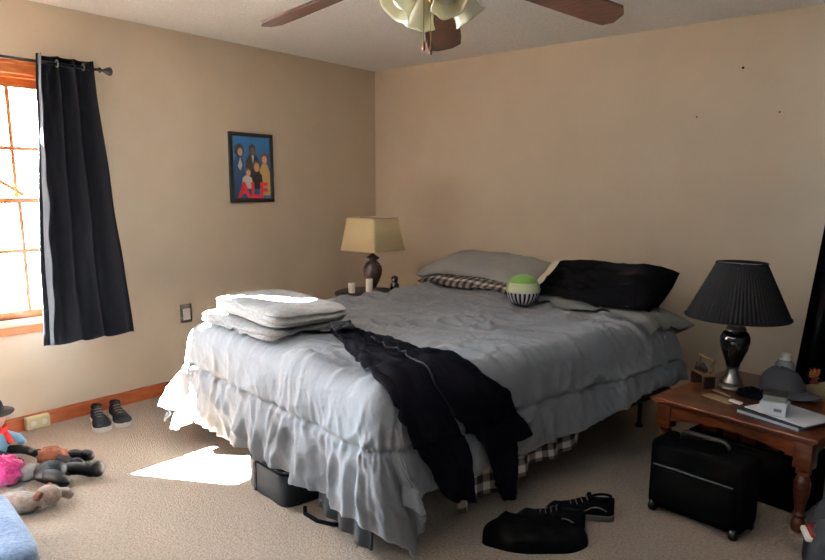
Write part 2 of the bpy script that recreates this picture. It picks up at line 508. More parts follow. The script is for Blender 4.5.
def curtain_fn(ytop0, ytop1, ybot0, ybot1, zt, zb, nf, amp, seed, x0=0.085):
    def f(a, b):
        # a across, b from top to bottom
        z = zt + (zb - zt) * b
        y0 = ytop0 + (ybot0 - ytop0) * b; y1 = ytop1 + (ybot1 - ytop1) * b
        ph = a * nf * 2 * pi + 0.5 * sin(a * 9 + seed)
        A = amp * (0.85 + 0.3 * noise.noise(Vector((a * 4, b * 1.5, seed))))
        x = x0 + 0.075 * b ** 1.5 + A * sin(ph) + 0.012 * noise.noise(Vector((a * 9, b * 3, seed + 4)))
        y = y0 + (y1 - y0) * a + 0.018 * cos(ph * 1.0) * (1 - 0.4 * b) + 0.01 * noise.noise(Vector((a * 5, b * 4, seed + 9)))
        return (x, y, z + (0.012 * sin(ph) if b > 0.98 else 0))
    return f
t = thing('window_curtain', 'long black grommet curtain hanging at the right of the bright window', 'curtain', (0, 0, 0))
cf = curtain_fn(-2.862, -2.525, -2.985, -2.435, 2.145, 0.515, 3.5, 0.035, 1.3)
obj('panel', MB().grid(cf, 140, 60), M['curtain'], t, smooth=True, solid=0.004)
def hemf(a, b):
    p = cf(0.0, b)
    q = sstep(0.05, 0.5, b)
    return (0.055 - 0.03 * a * q, p[1] + 0.006 + (0.005 + 0.045 * q + 0.012 * noise.noise(Vector((3, b * 9, 1)))) * a, p[2])
obj('lining_sheen', MB().grid(lambda a, b: (cf(0, b)[0] + 0.004 + 0.03 * a, cf(0, b)[1] - 0.006 + (0.012 + 0.035 * sstep(0.1, 0.75, b) + 0.012 * noise.noise(Vector((3, b * 9, 1)))) * a + 0.004, cf(0, b)[2] + 0.002), 6, 50), M['lining_sheen'], t, smooth=True, solid=0.003)
for yy in (-2.745, -2.60):
    mb = MB()
    mb.tube([(0.102 + 0.016 * cos(q), yy, 2.105 + 0.018 * sin(q)) for q in [2 * pi * k / 16 for k in range(16)]], 0.004, 6, closed=True)
    obj('grommet', mb, M['silver'], t, smooth=True)

t = thing('wall_curtain', 'black curtain at the right edge, hanging behind the cluttered wooden end table', 'curtain', (0, 0, 0))
def cf2(a, b):
    z = 2.12 + (0.30 - 2.12) * b
    xl = 3.60 + (3.455 - 3.60) * b
    x = xl + a * 0.85
    ph = a * 6 * 2 * pi
    return (x + 0.015 * cos(ph), -0.10 + 0.04 * sin(ph) + 0.01 * noise.noise(Vector((a * 8, b * 3, 5))), z)
obj('panel', MB().grid(cf2, 140, 40), M['curtain'], t, smooth=True, solid=0.004)
t = thing('curtain_rod', 'black curtain rod carrying the curtain behind the end table', 'curtain rod', (3.55, -0.10, 2.09))
obj('rod', MB().tube([(0, 0, 0), (1.0, 0, 0)], 0.009, 10), M['black_metal'], t, smooth=True)
obj('finial', MB().lathe(fin, 16, T=TR(0, 0, 0, ry=-pi / 2)), M['black_metal'], t, smooth=True)
mb = MB().tube([(0.1, 0, 0), (0.1, 0.1, 0)], 0.006, 8); mb.box(0.085, 0.115, 0.094, 0.1, -0.04, 0.03)
obj('bracket', mb, M['black_metal'], t)

# ------------------------------------------------------------------ poster
t = thing('framed_poster', 'black framed group-portrait poster with red lettering on the left wall', 'poster', (0, -1.367, 1.315))
PW, PH = 0.395, 0.505
mb = MB()
mb.rbox(0, 0.02, -PW / 2, PW / 2, 0, 0.028, 0.003); mb.rbox(0, 0.02, -PW / 2, PW / 2, PH - 0.028, PH, 0.003)
mb.rbox(0, 0.02, -PW / 2, -PW / 2 + 0.03, 0.026, PH - 0.026, 0.003); mb.rbox(0, 0.02, PW / 2 - 0.03, PW / 2, 0.026, PH - 0.026, 0.003)
obj('frame', mb, M['black_plastic'], t)
obj('print', MB().box(0.002, 0.010, -PW / 2 + 0.028, PW / 2 - 0.028, 0.026, PH - 0.026), M['print_blue'], t)
def disc(cy, cz, ry, rz, x, n=18):
    return [(0.0101 + x, cy + ry * cos(2 * pi * k / n), cz + rz * sin(2 * pi * k / n)) for k in range(n)]
def flat(mbx, pts, mi):
    mbx.add(pts, [tuple(range(len(pts)))], mi=mi)
def pl(pts, x):
    return [(0.0101 + x, a, b) for a, b in pts]
figs = MB()
pm = [M['skin'], M['hair_dark'], M['hair_red'], M['p_yellow'], M['p_white'], M['p_navy'], M['p_black'], M['p_brown']]
e = 0.0002
flat(figs, pl([(-.16, .03), (-.165, .27), (-.14, .33), (-.09, .34), (-.065, .29), (-.06, .03)], e), 5)
flat(figs, pl([(-.125, .26), (-.10, .33), (-.085, .27), (-.10, .23)], 2 * e), 4)
flat(figs, disc(-.107, .375, .042, .05, 2 * e), 1)
flat(figs, disc(-.10, .365, .022, .03, 3 * e), 0)
flat(figs, pl([(-.06, .14), (-.055, .30), (-.02, .35), (.04, .35), (.08, .28), (.08, .14)], 1.5 * e), 6)
flat(figs, disc(.008, .385, .03, .042, 2 * e), 1)
flat(figs, disc(.012, .372, .02, .03, 3 * e), 7)
flat(figs, pl([(0, .345), (.012, .28), (.024, .345)], 3 * e), 4)
flat(figs, pl([(.07, .05), (.07, .24), (.10, .29), (.145, .28), (.165, .22), (.165, .05)], 3.5 * e), 3)
flat(figs, disc(.118, .325, .036, .042, 4 * e), 2)
flat(figs, disc(.118, .315, .023, .03, 5 * e), 0)
flat(figs, pl([(-.02, .10), (.0, .21), (.05, .24), (.09, .20), (.10, .10)], 4.5 * e), 6)
flat(figs, disc(.042, .265, .033, .042, 5 * e), 7)
flat(figs, disc(.044, .258, .024, .033, 6 * e), 0)
flat(figs, pl([(-.10, .10), (-.085, .18), (-.05, .20), (-.005, .18), (.01, .10)], 6.5 * e), 4)
flat(figs, disc(-.035, .222, .026, .03, 7 * e), 2)
flat(figs, disc(-.034, .214, .019, .024, 8 * e), 0)
obj('portrait', figs, pm, t)
tc = bpy.data.curves.new('lettering', 'FONT')
tc.body = 'ALF'; tc.size = 0.155; tc.align_x = 'CENTER'; tc.extrude = 0.0006; tc.space_character = 1.08; tc.offset = 0.006
tmp = bpy.data.objects.new('lettering_source', tc)
COL.objects.link(tmp)
bpy.context.view_layer.update()
me = bpy.data.meshes.new_from_object(tmp.evaluated_get(bpy.context.evaluated_depsgraph_get()))
COL.objects.unlink(tmp); bpy.data.objects.remove(tmp)
me.materials.clear(); me.materials.append(M['red'])
lo = bpy.data.objects.new('lettering', me); COL.objects.link(lo); lo.parent = t
lo.rotation_euler = (pi / 2, 0, pi / 2); lo.location = (0.0125, 0.005, 0.035)

# ------------------------------------------------------------------ sockets on the left wall
t = thing('wall_socket', 'open wall socket with pale insert, above the baseboard by the bed', 'wall socket', (0, -1.972, 0.548))
obj('plate', MB().rbox(0, 0.007, -0.045, 0.045, -0.065, 0.065, 0.003), M['dark_recess'], t)
mb = MB(); mb.rbox(0.006, 0.016, -0.024, 0.03, -0.045, 0.035, 0.003)
obj('insert', mb, M['white_plate'], t)
t = thing('socket_box', 'ivory surface socket box on the baseboard behind the plush pile', 'socket box', (0.014, -3.0, 0.045))
obj('box', MB().rbox(0, 0.045, -0.065, 0.065, -0.037, 0.037, 0.006), M['ivory'], t)
for y in (-0.03, 0.03):
    mb = MB().lathe([(0.016, 0), (0.016, 0.004), (0.012, 0.005), (0, 0.005)], 16, T=TR(0.0445, y, 0, ry=pi / 2))
    obj('outlet_face', mb, M['white_plate'], t)
for i, (x, z, s, lab) in enumerate([(3.02, 2.143, 1.0, 'dark nail highest on the back wall near the ceiling'),
                                   (2.773, 1.873, 0.7, 'small nail mark on the back wall left of and below the dark nail'),
                                   (3.24, 1.871, 0.7, 'small nail mark on the back wall right of and below the dark nail')]):
    o = obj('nail', MB().lathe([(0.006 * s, 0), (0.008 * s, 0.006), (0.006 * s, 0.009), (0, 0.01)], 12, T=TR(0, 0, 0, rx=pi / 2)), M['black_metal'] if i == 0 else M['dark_recess'])
    o.location = (x, 0, z)
    tag(o, lab, 'nail')

# ------------------------------------------------------------------ ceiling fan
FC = (2.765, -2.71)
t = thing('ceiling_fan', 'wooden bladed ceiling fan with frosted tulip glass lights', 'ceiling fan', (FC[0], FC[1], 0))
obj('canopy', MB().lathe([(0.075, 2.44), (0.075, 2.42), (0.05, 2.38), (0.015, 2.37)], 28), M['brass'], t, smooth=SM)
obj('downrod', MB().lathe([(0.012, 2.375), (0.012, 2.26)], 14), M['brass'], t, smooth=SM)
obj('motor_housing', MB().lathe([(0.02, 2.27), (0.09, 2.255), (0.12, 2.23), (0.125, 2.16), (0.10, 2.12), (0.075, 2.105), (0.06, 2.07), (0.055, 2.055)], 36), M['brass'], t, smooth=SM)
ZB = 2.125
A0 = atan2(-2.885 - FC[1], 2.136 - FC[0])
for k in range(5):
    a = A0 - k * radians(72)
    R = Matrix.Rotation(a, 4, 'Z')
    Tk = Matrix.Translation((0, 0, ZB)) @ R @ Matrix.Rotation(radians(12.5), 4, 'Y') @ Matrix.Rotation(radians(-11), 4, 'X')
    poly = [(0.17, -0.05), (0.20, -0.058), (0.56, -0.07), (0.63, -0.066), (0.655, -0.03), (0.655, 0.03), (0.63, 0.066), (0.56, 0.07), (0.20, 0.058), (0.17, 0.05)]
    o = obj('blade', MB().prism(poly, -0.004, 0.004, T=Tk), M['fan_wood'], t)
    mb = MB().prism([(0.09, -0.014), (0.15, -0.02), (0.24, -0.035), (0.24, 0.035), (0.15, 0.02), (0.09, 0.014)], 0.004, 0.009, T=Tk)
    obj('blade_iron', mb, M['brass'], t)
obj('light_fitter', MB().lathe([(0.05, 2.058), (0.06, 2.05), (0.06, 2.03), (0.03, 2.01), (0.012, 1.995), (0, 1.992)], 28), M['brass'], t, smooth=SM)
tul = [(0.018, 0), (0.028, 0.012), (0.037, 0.035), (0.042, 0.06), (0.045, 0.085), (0.051, 0.102), (0.056, 0.110)]
for k in range(4):
    a = radians(-30) + k * radians(90)
    T0 = Matrix.Translation((0.062 * cos(a), 0.062 * sin(a), 2.045)) @ Matrix.Rotation(a, 4, 'Z') @ Matrix.Rotation(radians(180 - 38), 4, 'Y')
    mb = MB().lathe([(0.009, -0.03), (0.014, -0.02), (0.02, -0.005), (0.022, 0.012), (0.0, 0.014)], 16, T=T0)
    ar = obj('lamp_arm', mb, M['brass'], t, smooth=SM)
    mb = MB().lathe(tul, 40, T=T0, cap=False, rad=lambda q, z: 1 + 0.06 * sstep(0.07, 0.12, z) * cos(6 * q))
    obj('glass_shade', mb, M['frost'], t, smooth=True, solid=0.003)
    obj('bulb', MB().lathe([(0.012, 0.012), (0.014, 0.03), (0.024, 0.055), (0.027, 0.07), (0.02, 0.088), (0, 0.094)], 20, T=T0), M['bulb'], t, smooth=True)
for (dx, dy, zl) in ((-0.02, -0.022, 1.85), (0.018, -0.035, 1.832)):
    mb = MB().tube([(dx, dy, 2.015), (dx, dy, zl + 0.025)], 0.0012, 6)
    ch = obj('pull_chain', mb, M['brass'], t)
    obj('pull_knob', MB().lathe([(0.002, zl + 0.027), (0.004, zl + 0.02), (0.006, zl + 0.006), (0.004, zl - 0.002), (0, zl - 0.003)], 12, c=(dx, dy, 0)), M['table_wood'], ch, smooth=True)

# ------------------------------------------------------------------ bed
BA = radians(-9)
U = Vector((cos(BA), sin(BA), 0)); V = Vector((-sin(BA), cos(BA), 0))
F0 = Vector((0.88, -2.52, 0))
W, L, ZT = 1.74, 2.36, 0.685
R = 0.10
OV = 0.455
GD = 0.223
def BW(u, v, z=0):
    p = F0 + U * u + V * v
    return Vector((p.x, p.y, z))
bed = thing('bed', 'wide unmade bed under a rumpled grey comforter, foot toward the room', 'bed', F0, BA)

def ridge(p):
    return 1 - abs(noise.noise(p)) * 2
def wr_top(s, t):
    w1 = noise.noise(Vector((s * 2.2, t * 2.2, 3.1)))
    w2 = noise.noise(Vector((s * 2.2, t * 2.2, 8.7)))
    # long creases
    ca, sa = cos(radians(14)), sin(radians(14))
    x = s * ca + t * sa; y = -s * sa + t * ca
    r1 = ridge(Vector((x * 1.9 + w1 * 0.7, y * 8 + w2 * 1.2, 1.0)))
    r2 = ridge(Vector((x * 3.5 + w2 * 1.2, y * 10 + w1 * 1.5, 5.0)))
    r3 = ridge(Vector((s * 16 + w1 * 2, t * 13 + w2 * 2, 9.0)))
    big = noise.noise(Vector((s * 1.6, t * 1.6, 2.0)))
    r1 = max(0, r1) ** 3; r2 = max(0, r2) ** 2; r3 = max(0, r3)
    head = 0.7 + 0.5 * sstep(0.4, 1.6, t)
    r4 = max(0, ridge(Vector((s * 3.2 + w2, t * 9 + w1 * 2, 14.0)))) ** 3
    return (0.026 * r1 * head + 0.016 * r2 + 0.005 * r3 + 0.010 * r4 + 0.022 * big)
def comf(s, t, n_off=0.0, wr=True):
    """flat comforter coordinates (bed local metres) -> bed local point"""
    a0, a1, b0 = R, W - R, R
    dl = max(0, a0 - s); dr = max(0, s - a1); dt = max(0, b0 - t)
    ds = dr if dr > 0 else dl
    sg = 1 if dr > 0 else -1
    d = hypot(ds, dt)
    cs = min(max(s, a0), a1); ct = max(t, b0)
    if d > 0:
        ex, ey = sg * ds / d, -dt / d
    else:
        ex = ey = 0
    if d < R * pi / 2:
        out, drop = R * sin(d / R), R * (1 - cos(d / R))
    else:
        out, drop = R, R + (d - R * pi / 2)
    # perimeter coordinate and corner amount
    ang = atan2(dt, ds) if d > 0 else 0
    if dr > 0 and dt > 0:
        a2 = (pi / 2) * (ang / (pi / 2)) ** 1.5
        ex, ey = cos(a2), -sin(a2)
    corner = sin(2 * ang) if (ds > 0 and dt > 0) else 0
    if ds > 0:
        q = (t if dt == 0 else b0 - 0.45 * ang) * 1.0 + (10 if sg > 0 else 20)
    else:
        q = s
    if ds > 0 and dt > 0:
        q = (10 if sg > 0 else 20) + b0 - 0.5 * ang
        qf = (s if False else (a1 + 0.5 * (pi / 2 - ang) if sg > 0 else a0 - 0.5 * (pi / 2 - ang)))
        wq = ang / (pi / 2)
    else:
        qf = q; wq = 0
    below = max(0, d - 0.12)
    h = 0
    if wr:
        fold = sstep(0.05, 0.3, d)
        def pleat(q):
            f = noise.noise(Vector((q * 5.5, d * 0.8, 4))) * 0.026 + noise.noise(Vector((q * 14, d * 1.5, 7))) * 0.013
            g = GD + R * 0.57
            gg = sstep(g, g + 0.03, d)
            qq = q * 15 + 0.8 * noise.noise(Vector((q * 5, d * 4, 2)))
            f2 = (max(0, ridge(Vector((qq * 0.55, d * 0.7, 14)))) ** 1.5) * 0.045 * sstep(g, g + 0.16, d) + noise.noise(Vector((q * 26, d * 2, 5))) * 0.010 * gg + gg * 0.004
            sm = (max(0, ridge(Vector((q * 6 + d * 2, d * 4, 21)))) ** 2) * 0.022 * (1 - 0.6 * gg) + (max(0, ridge(Vector((q * 13 - d * 5, d * 6, 31)))) ** 2) * 0.011
            seam = -0.016 * exp(-((d - g) / 0.012) ** 2) + 0.008 * noise.noise(Vector((q * 30, 0, 3))) * exp(-((d - g) / 0.025) ** 2)
            if 9 < q < 19: f2 *= 0.45 + 0.55 * corner
            return f * sstep(0.1, 0.5, d) + f2 + sm + seam
        p1 = pleat(q); p2 = pleat(qf)
        pp = p1 * (1 - wq) + p2 * wq
        top = wr_top(cs, ct) if d < 0.4 else wr_top(cs, ct)
        h = top * (1 - sstep(0.0, 0.22, d))
        out += pp * fold
        if corner:
            k = sstep(0.15, 0.75, d)
            fl = 0.17 if sg < 0 else 0.07
            out += corner * k * fl + 0.045 * k * sin(ang * 6) * corner * (1.6 if sg > 0 else 1.0)
    z = ZT - drop + h
    if ds > 0 and corner:
        z += 0.15 * corner * sstep(0.25, 0.7, d) * (1 if sg < 0 else 0)
    x = cs + ex * out; y = ct + ey * out
    if corner and sg > 0:
        y += 0.15 * corner * sstep(0.2, 0.7, d)
    # spread wider at the head on the left, lift at the head on the right
    k = sstep(0.3, 2.3, t)
    if s < 0.8:
        x -= 0.24 * k * (1 - sstep(-0.1, 0.8, s))
    if s > W - 0.3:
        # comforter rides up near the pillows
        z = z + 0.10 * sstep(1.1, 1.9, t) * sstep(W + 0.05, W + 0.5, s)
        x += 0.10 * sstep(0.9, 1.8, t) * sstep(W - 0.1, W + 0.3, s)
    z = max(z, 0.012 + 0.02 * abs(noise.noise(Vector((s * 9, t * 9, 1)))))
    return Vector((x, y, z))
def comf_n(s, t, off):
    e = 0.02
    p = comf(s, t)
    nrm = (comf(s + e, t) - comf(s - e, t)).cross(comf(s, t + e) - comf(s, t - e))
    if nrm.length > 1e-9: nrm.normalize()
    q = p + nrm * off
    q.z = max(q.z, 0.02)
    return q
OVR = 0.39
def hem(s):
    return 1
def cfn(a, b):
    t = -OV + b * (OV + 2.12)
    ovr = OVR - 0.06 * sstep(0.9, 1.7, t)
    s = -OV + a * (W + OV + ovr)
    # soft uneven hem
    return comf(s, t)
obj('comforter', MB().grid(cfn, 300, 260), M['comforter'], bed, smooth=True, solid=0.014)

# mattress, base, legs, sheets
obj('mattress', MB().rbox(0.10, W - 0.08, 0.10, L, 0.40, 0.635, 0.05, 4), M['pale_pillow'], bed, smooth=SM)
obj('box_spring', MB().rbox(0.11, W - 0.09, 0.11, L, 0.22, 0.395, 0.02, 3), M['dark_base'], bed, smooth=SM)
mb = MB()
mb.box(0.12, W - 0.1, 0.12, 0.16, 0.196, 0.218); mb.box(0.12, W - 0.1, L - 0.05, L - 0.01, 0.196, 0.218)
mb.box(0.12, 0.16, 0.16, L - 0.05, 0.196, 0.218); mb.box(W - 0.14, W - 0.10, 0.16, L - 0.05, 0.196, 0.218); mb.box(W / 2 - 0.02, W / 2 + 0.02, 0.16, L - 0.05, 0.196, 0.218)
obj('bed_frame', mb, M['black_metal'], bed)
for (x, y) in ((0.2, 0.3), (W - 0.18, 0.3), (0.2, L - 0.2), (W - 0.18, L - 0.2), (W / 2, L / 2)):
    obj('leg', MB().lathe([(0.025, 0), (0.025, 0.012), (0.014, 0.02), (0.014, 0.197)], 12, c=(x, y, 0)), M['black_metal'], bed, smooth=SM)
# dark base cover hanging at the right half of the foot
def skirt(a, b):
    x = 1.27 + 0.36 * a
    return (x, 0.075 + 0.012 * sin(a * 21) * b - 0.03 * b, 0.36 - (0.335 - 0.05 * (1 - a)) * b)
obj('base_cover', MB().grid(skirt, 60, 10), M['dark_base'], bed, smooth=True, solid=0.01)
# plaid sheet hanging below the comforter on the right side
def sheetf(a, b):
    t = 0.42 + a * 1.02
    z = 0.42 - b * (0.33 - 0.12 * a + 0.04 * noise.noise(Vector((a * 5, 1, 1))) - 0.10 * sstep(0.8, 1.0, a))
    return (W - 0.04 + 0.03 * b + 0.02 * b * sin(a * 34 + 2 * noise.noise(Vector((a * 7, 0, 0)))), t, z)
obj('plaid_sheet', MB().grid(sheetf, 120, 14, uvfn=lambda a, b: (a * 1.02, b * 0.3)), M['plaid'], bed, smooth=True, solid=0.006)
# pale sheet corner at the left of the foot
def sc(a, b):
    return (0.0 + 0.16 * a, 0.0 - 0.05 * sin(a * pi) - 0.06 * b + 0.02 * sin(a * 13 + b), 0.30 - b * (0.20 - 0.10 * abs(a - 0.45)))
obj('sheet_corner', MB().grid(sc, 30, 12), M['comforter'], bed, smooth=True, solid=0.006)

from mathutils.bvhtree import BVHTree
def family(o):
    r_ = [o]
    for c in o.children: r_ += family(c)
    return r_
def rest_on(o, targets, gap=0.012):
    """press the soft object's underside onto what lies below it"""
    bpy.context.view_layer.update()
    dg = bpy.context.evaluated_depsgraph_get()
    vs, ps = [], []
    for t_ in targets:
        for q in family(t_):
            if q.type != 'MESH': continue
            ev = q.evaluated_get(dg); me_ = ev.to_mesh()
            b_ = len(vs)
            vs += [ev.matrix_world @ v_.co for v_ in me_.vertices]
            ps += [[b_ + k_ for k_ in p_.vertices] for p_ in me_.polygons]
            ev.to_mesh_clear()
    tree = BVHTree.FromPolygons(vs, ps)
    for q in family(o):
        if q.type != 'MESH': continue
        mw = q.matrix_world.copy(); inv_ = mw.inverted()
        for v_ in q.data.vertices:
            w_ = mw @ v_.co
            h_ = -1
            for (ox, oy) in ((0, 0), (0.018, 0), (-0.018, 0), (0, 0.018), (0, -0.018), (0.012, 0.012), (-0.012, -0.012), (0.012, -0.012), (-0.012, 0.012)):
                hit = tree.ray_cast(Vector((w_.x + ox, w_.y + oy, 3.0)), Vector((0, 0, -1)))[0]
                if hit: h_ = max(h_, hit.z)
            if h_ > 0.3 and w_.z < h_ + gap:
                w_.z = h_ + gap + 0.15 * max(0, 0.02 - (h_ + gap - w_.z) * 0.05)
                v_.co = inv_ @ w_

# ------------------------------------------------------------------ folded blankets
def folded(name, cu, cv, rz, lx, ly, z0, z1, layers, m, seed, puff):
    def f(a, b):
        # closed rounded slab: a around the outline, b from bottom pole to top pole
        th = 2 * pi * a
        c, s_ = cos(th), sin(th)
        k = (abs(c) ** 7 + abs(s_) ** 7) ** (-1 / 7)
        ph = pi * (b - 0.5)
        rr = abs(cos(ph)) ** 0.22
        zz = 0.5 + 0.5 * (abs(sin(ph)) ** 0.6) * (1 if ph > 0 else -1)
        side = 1 - abs(2 * zz - 1) ** 6
        groove = -0.012 * side * abs(cos(pi * zz * layers)) ** 4
        x = (lx / 2 + groove) * k * c * rr; y = (ly / 2 + groove) * k * s_ * rr
        wv = noise.noise(Vector((x * 4, y * 4, seed))) * puff + max(0, ridge(Vector((x * 9, y * 9, seed + 3)))) * 0.006
        z = z0 + (z1 - z0) * zz + wv * (0.3 if zz < 0.3 else 1) * (1 if zz > 0.3 else 0)
        if zz > 0.5:
            z -= 0.015 * (1 - (rr)) 
        x += 0.01 * noise.noise(Vector((y * 6, zz * 3, seed))); y += 0.01 * noise.noise(Vector((x * 6, zz * 3, seed + 7)))
        return (x, y, z)
    o = obj(name, MB().grid(f, 128, 56, closeu=True), m, smooth=True)
    p = BW(cu, cv)
    o.location = (p.x, p.y, 0); o.rotation_euler = (0, 0, BA + rz)
    return o
bl1 = o = folded('folded_blanket', 0.485, 0.275, radians(1), 0.78, 0.47, 0.70, 0.765, 2, M['blanket'], 2.0, 0.012)
tag(o, 'lower of the two folded grey blankets stacked on the foot of the bed', 'blanket', 'folded blankets on the bed')
bl2 = o = folded('folded_blanket', 0.515, 0.31, radians(-3), 0.76, 0.44, 0.765, 0.85, 3, M['blanket_pale'], 6.0, 0.018)
tag(o, 'upper of the two folded grey blankets, sunlit, on the foot of the bed', 'blanket', 'folded blankets on the bed')

rest_on(bl1, [bed], 0.02); rest_on(bl2, [bl1, bed])
# ------------------------------------------------------------------ black garment over the corner of the bed
def resample(pts, n):
    d = [0]
    for i in range(1, len(pts)):
        d.append(d[-1] + hypot(pts[i][0] - pts[i - 1][0], pts[i][1] - pts[i - 1][1]))
    out = []
    for k in range(n + 1):
        x = d[-1] * k / n
        i = 1
        while i < len(d) - 1 and d[i] < x: i += 1
        f = (x - d[i - 1]) / max(1e-9, d[i] - d[i - 1])
        out.append((pts[i - 1][0] + (pts[i][0] - pts[i - 1][0]) * f, pts[i - 1][1] + (pts[i][1] - pts[i - 1][1]) * f))
    return out
gar = thing('black_garment', 'black zip garment draped over the near corner of the bed, both sides hanging down', 'clothing', F0, BA)
def panel(name, lb, rb, n, m, mm, seed, off=0.018):
    A = resample(lb, n); B = resample(rb, n)
    def f(a, b):
        i = min(n, int(round(b * n)))
        p, q = A[i], B[i]
        s = p[0] + (q[0] - p[0]) * a; t = p[1] + (q[1] - p[1]) * a
        wv = 0.010 * max(0, ridge(Vector((a * 2.6 + b * 0.6, b * 3.2, seed)))) ** 2 + 0.006 * noise.noise(Vector((s * 14, t * 14, seed)))
        edge = min(a, 1 - a) * 6
        return comf_n(s, t, off + wv * min(1, edge) + 0.004)
    return obj(name, MB().grid(f, m, n), mm, gar, smooth=True, solid=0.010, offs=1)
lA = [(.925, .35), (1.10, .28), (1.29, .21), (1.47, .13), (1.66, .06), (1.74, .04), (1.91, .14), (2.05, .24), (2.19, .34)]
mid1 = [(.925, .41), (1.1, .40), (1.47, .33), (1.73, .25), (1.85, .35), (1.97, .43), (2.10, .455), (2.23, .47)]
mid2 = [(.925, .41), (1.1, .40), (1.47, .335), (1.73, .255), (1.85, .36), (1.99, .50), (2.1, .56), (2.27, .64)]
rB = [(.925, .47), (1.09, .455), (1.35, .45), (1.58, .45), (1.70, .50), (1.74, .54), (1.81, .67), (2.03, .83), (2.04, .71), (2.29, .72)]
panel('near_side', lA, mid1, 110, 36, M['black_cloth'], 1.0)
panel('far_side', mid2, rB, 110, 36, M['black_cloth'], 5.0, 0.022)
zp = resample([(1.2, .385), (1.47, .332), (1.73, .252), (1.84, .345)], 40)
mb = MB().tube([comf_n(s, t, 0.042) for s, t in zp], 0.003, 6)
obj('zip', mb, M['black_metal'], gar, smooth=True)
cl = [(.92, .35), (.98, .33), (1.04, .30)]; cr = [(.92, .46), (.99, .43), (1.06, .38)]
o = panel('collar', cl, cr, 24, 16, M['box_grey'], 9.0, 0.045)
# ------------------------------------------------------------------ pillows
def pillow_mb(lx, ly, th, seed, wr=0.012, pinch=0.05, pw=3.0):
    mb = MB()
    def half(sgn):
        def f(a, b):
            x = 2 * a - 1; y = 2 * b - 1
            e = max(0, (1 - abs(x) ** pw)) * max(0, (1 - abs(y) ** pw))
            h = th / 2 * e ** 0.45
            px = lx / 2 * x * (1 - pinch * (1 - y * y) * abs(x)); py = ly / 2 * y * (1 - pinch * (1 - x * x) * abs(y))
            n_ = noise.noise(Vector((x * 2.3, y * 2.0, seed))) * wr * 1.4 + max(0, ridge(Vector((x * 4 + y, y * 3, seed + 2)))) ** 2 * wr * 0.8
            return (px, py, sgn * h + n_ * (e ** 0.5) * sgn)
        return f
    mb.grid(half(1), 56, 44); mb.grid(half(-1), 56, 44)
    return mb
def place(o, p, e):
    o.location = p; o.rotation_euler = e
# grey pillow at the head, left
p_grey = o = obj('pillow', pillow_mb(1.08, 0.50, 0.26, 3.0), M['grey_pillow'], smooth=True)
p = BW(0.235, 2.25, 0.80); place(o, p, (radians(12), radians(1), BA + radians(1)))
tag(o, 'long grey pillow at the left of the bed head against the wall', 'pillow', 'pillows on the bed')
p_plaid = o = obj('pillow', pillow_mb(0.96, 0.40, 0.10, 5.0), M['plaid'], smooth=True)
for poly in o.data.polygons:
    pass
uvl = o.data.uv_layers['UVMap']
for k in range(len(uvl.data)):
    x, y = uvl.data[k].uv; uvl.data[k].uv = (x * 1.0, y * 0.42)
p = BW(0.26, 2.13, 0.735); place(o, p, (radians(4), 0, BA))
tag(o, 'brown and white plaid pillow mostly hidden beneath the long grey pillow', 'pillow', 'pillows on the bed')
p_black = t = thing('pillow', 'black pillow with a cream end band at the right of the bed head', 'pillow', BW(1.225, 2.11, 0.785), 0, 'pillows on the bed')
t.rotation_euler = (radians(33), radians(-2), BA + radians(-2))
bp = pillow_mb(0.90, 0.50, 0.22, 11.0, pinch=0.015, pw=5.0)
mbA = MB(); mbB = MB()
def split(mb, fn):
    A, B = MB(), MB()
    for i, f in enumerate(mb.f):
        cx = sum(mb.v[k][0] for k in f) / len(f)
        T_ = A if fn(cx) else B
        T_.add([mb.v[k] for k in f], [tuple(range(len(f)))], [mb.uv[i]])
    return A, B
A, B = split(bp, lambda x: x > -0.325)
def weld(o):
    bm = bmesh.new(); bm.from_mesh(o.data); bmesh.ops.remove_doubles(bm, verts=bm.verts, dist=1e-5); bm.to_mesh(o.data); bm.free()
    for q in o.data.polygons: q.use_smooth = True
    bm = bmesh.new(); bm.from_mesh(o.data); bmesh.ops.recalc_face_normals(bm, faces=bm.faces); bm.to_mesh(o.data); bm.free()
weld(obj('cover', A, M['black_satin'], t)); weld(obj('cream_band', B, M['cream_cloth'], t))
p_pale = o = obj('pillow', pillow_mb(0.86, 0.46, 0.17, 17.0), M['pale_pillow'], smooth=True)
p = BW(1.36, 2.08, 0.69); place(o, p, (radians(4), radians(8), BA - radians(3)))
tag(o, 'pale grey pillow lying under the black pillow, overhanging the bed beside the end table', 'pillow', 'pillows on the bed')

rest_on(p_plaid, [bed]); rest_on(p_grey, [bed, p_plaid]); rest_on(p_pale, [bed]); rest_on(p_black, [bed, p_pale, p_plaid])
# round plush cushion
pb = BW(0.93, 1.79, 0.70)
t = thing('plush_ball', 'small round green and striped plush cushion between the grey and black pillows', 'plush toy', pb)
R_ = 0.103
def prof(z0, z1, n=14):
    out = []
    for i in range(n + 1):
        z = z0 + (z1 - z0) * i / n
        out.append((sqrt(max(0, 1 - (z - 1) ** 2)) * R_, z * R_ * 0.95))
    return out
Tt = Matrix.Rotation(radians(8), 4, 'X')
obj('striped_base', MB().lathe(prof(0.0, 0.92), 48, cap=False), M['bw_stripe'], t, smooth=True)
obj('face_band', MB().lathe(prof(0.92, 1.6), 48, cap=False), M['cream_plush'], t, smooth=True)
mbg = MB()
gp = [(r * 1.03 + 0.001, z * 1.01 + 0.001) for r, z in prof(1.52, 2.0)]
mbg.lathe(gp, 48, cap=False)
cam2 = Vector((4.1 - pb.x, -4.43 - pb.y, 0)).normalized()
def capf(a, b):
    # green back and sides, leaving the front open
    az = atan2(cam2.y, cam2.x) + radians(62) + a * radians(236)
    z = 0.95 + b * 1.0
    r = sqrt(max(0, 1 - (z - 1) ** 2)) * R_ * 1.035
    return (r * cos(az), r * sin(az), z * R_ * 0.955)
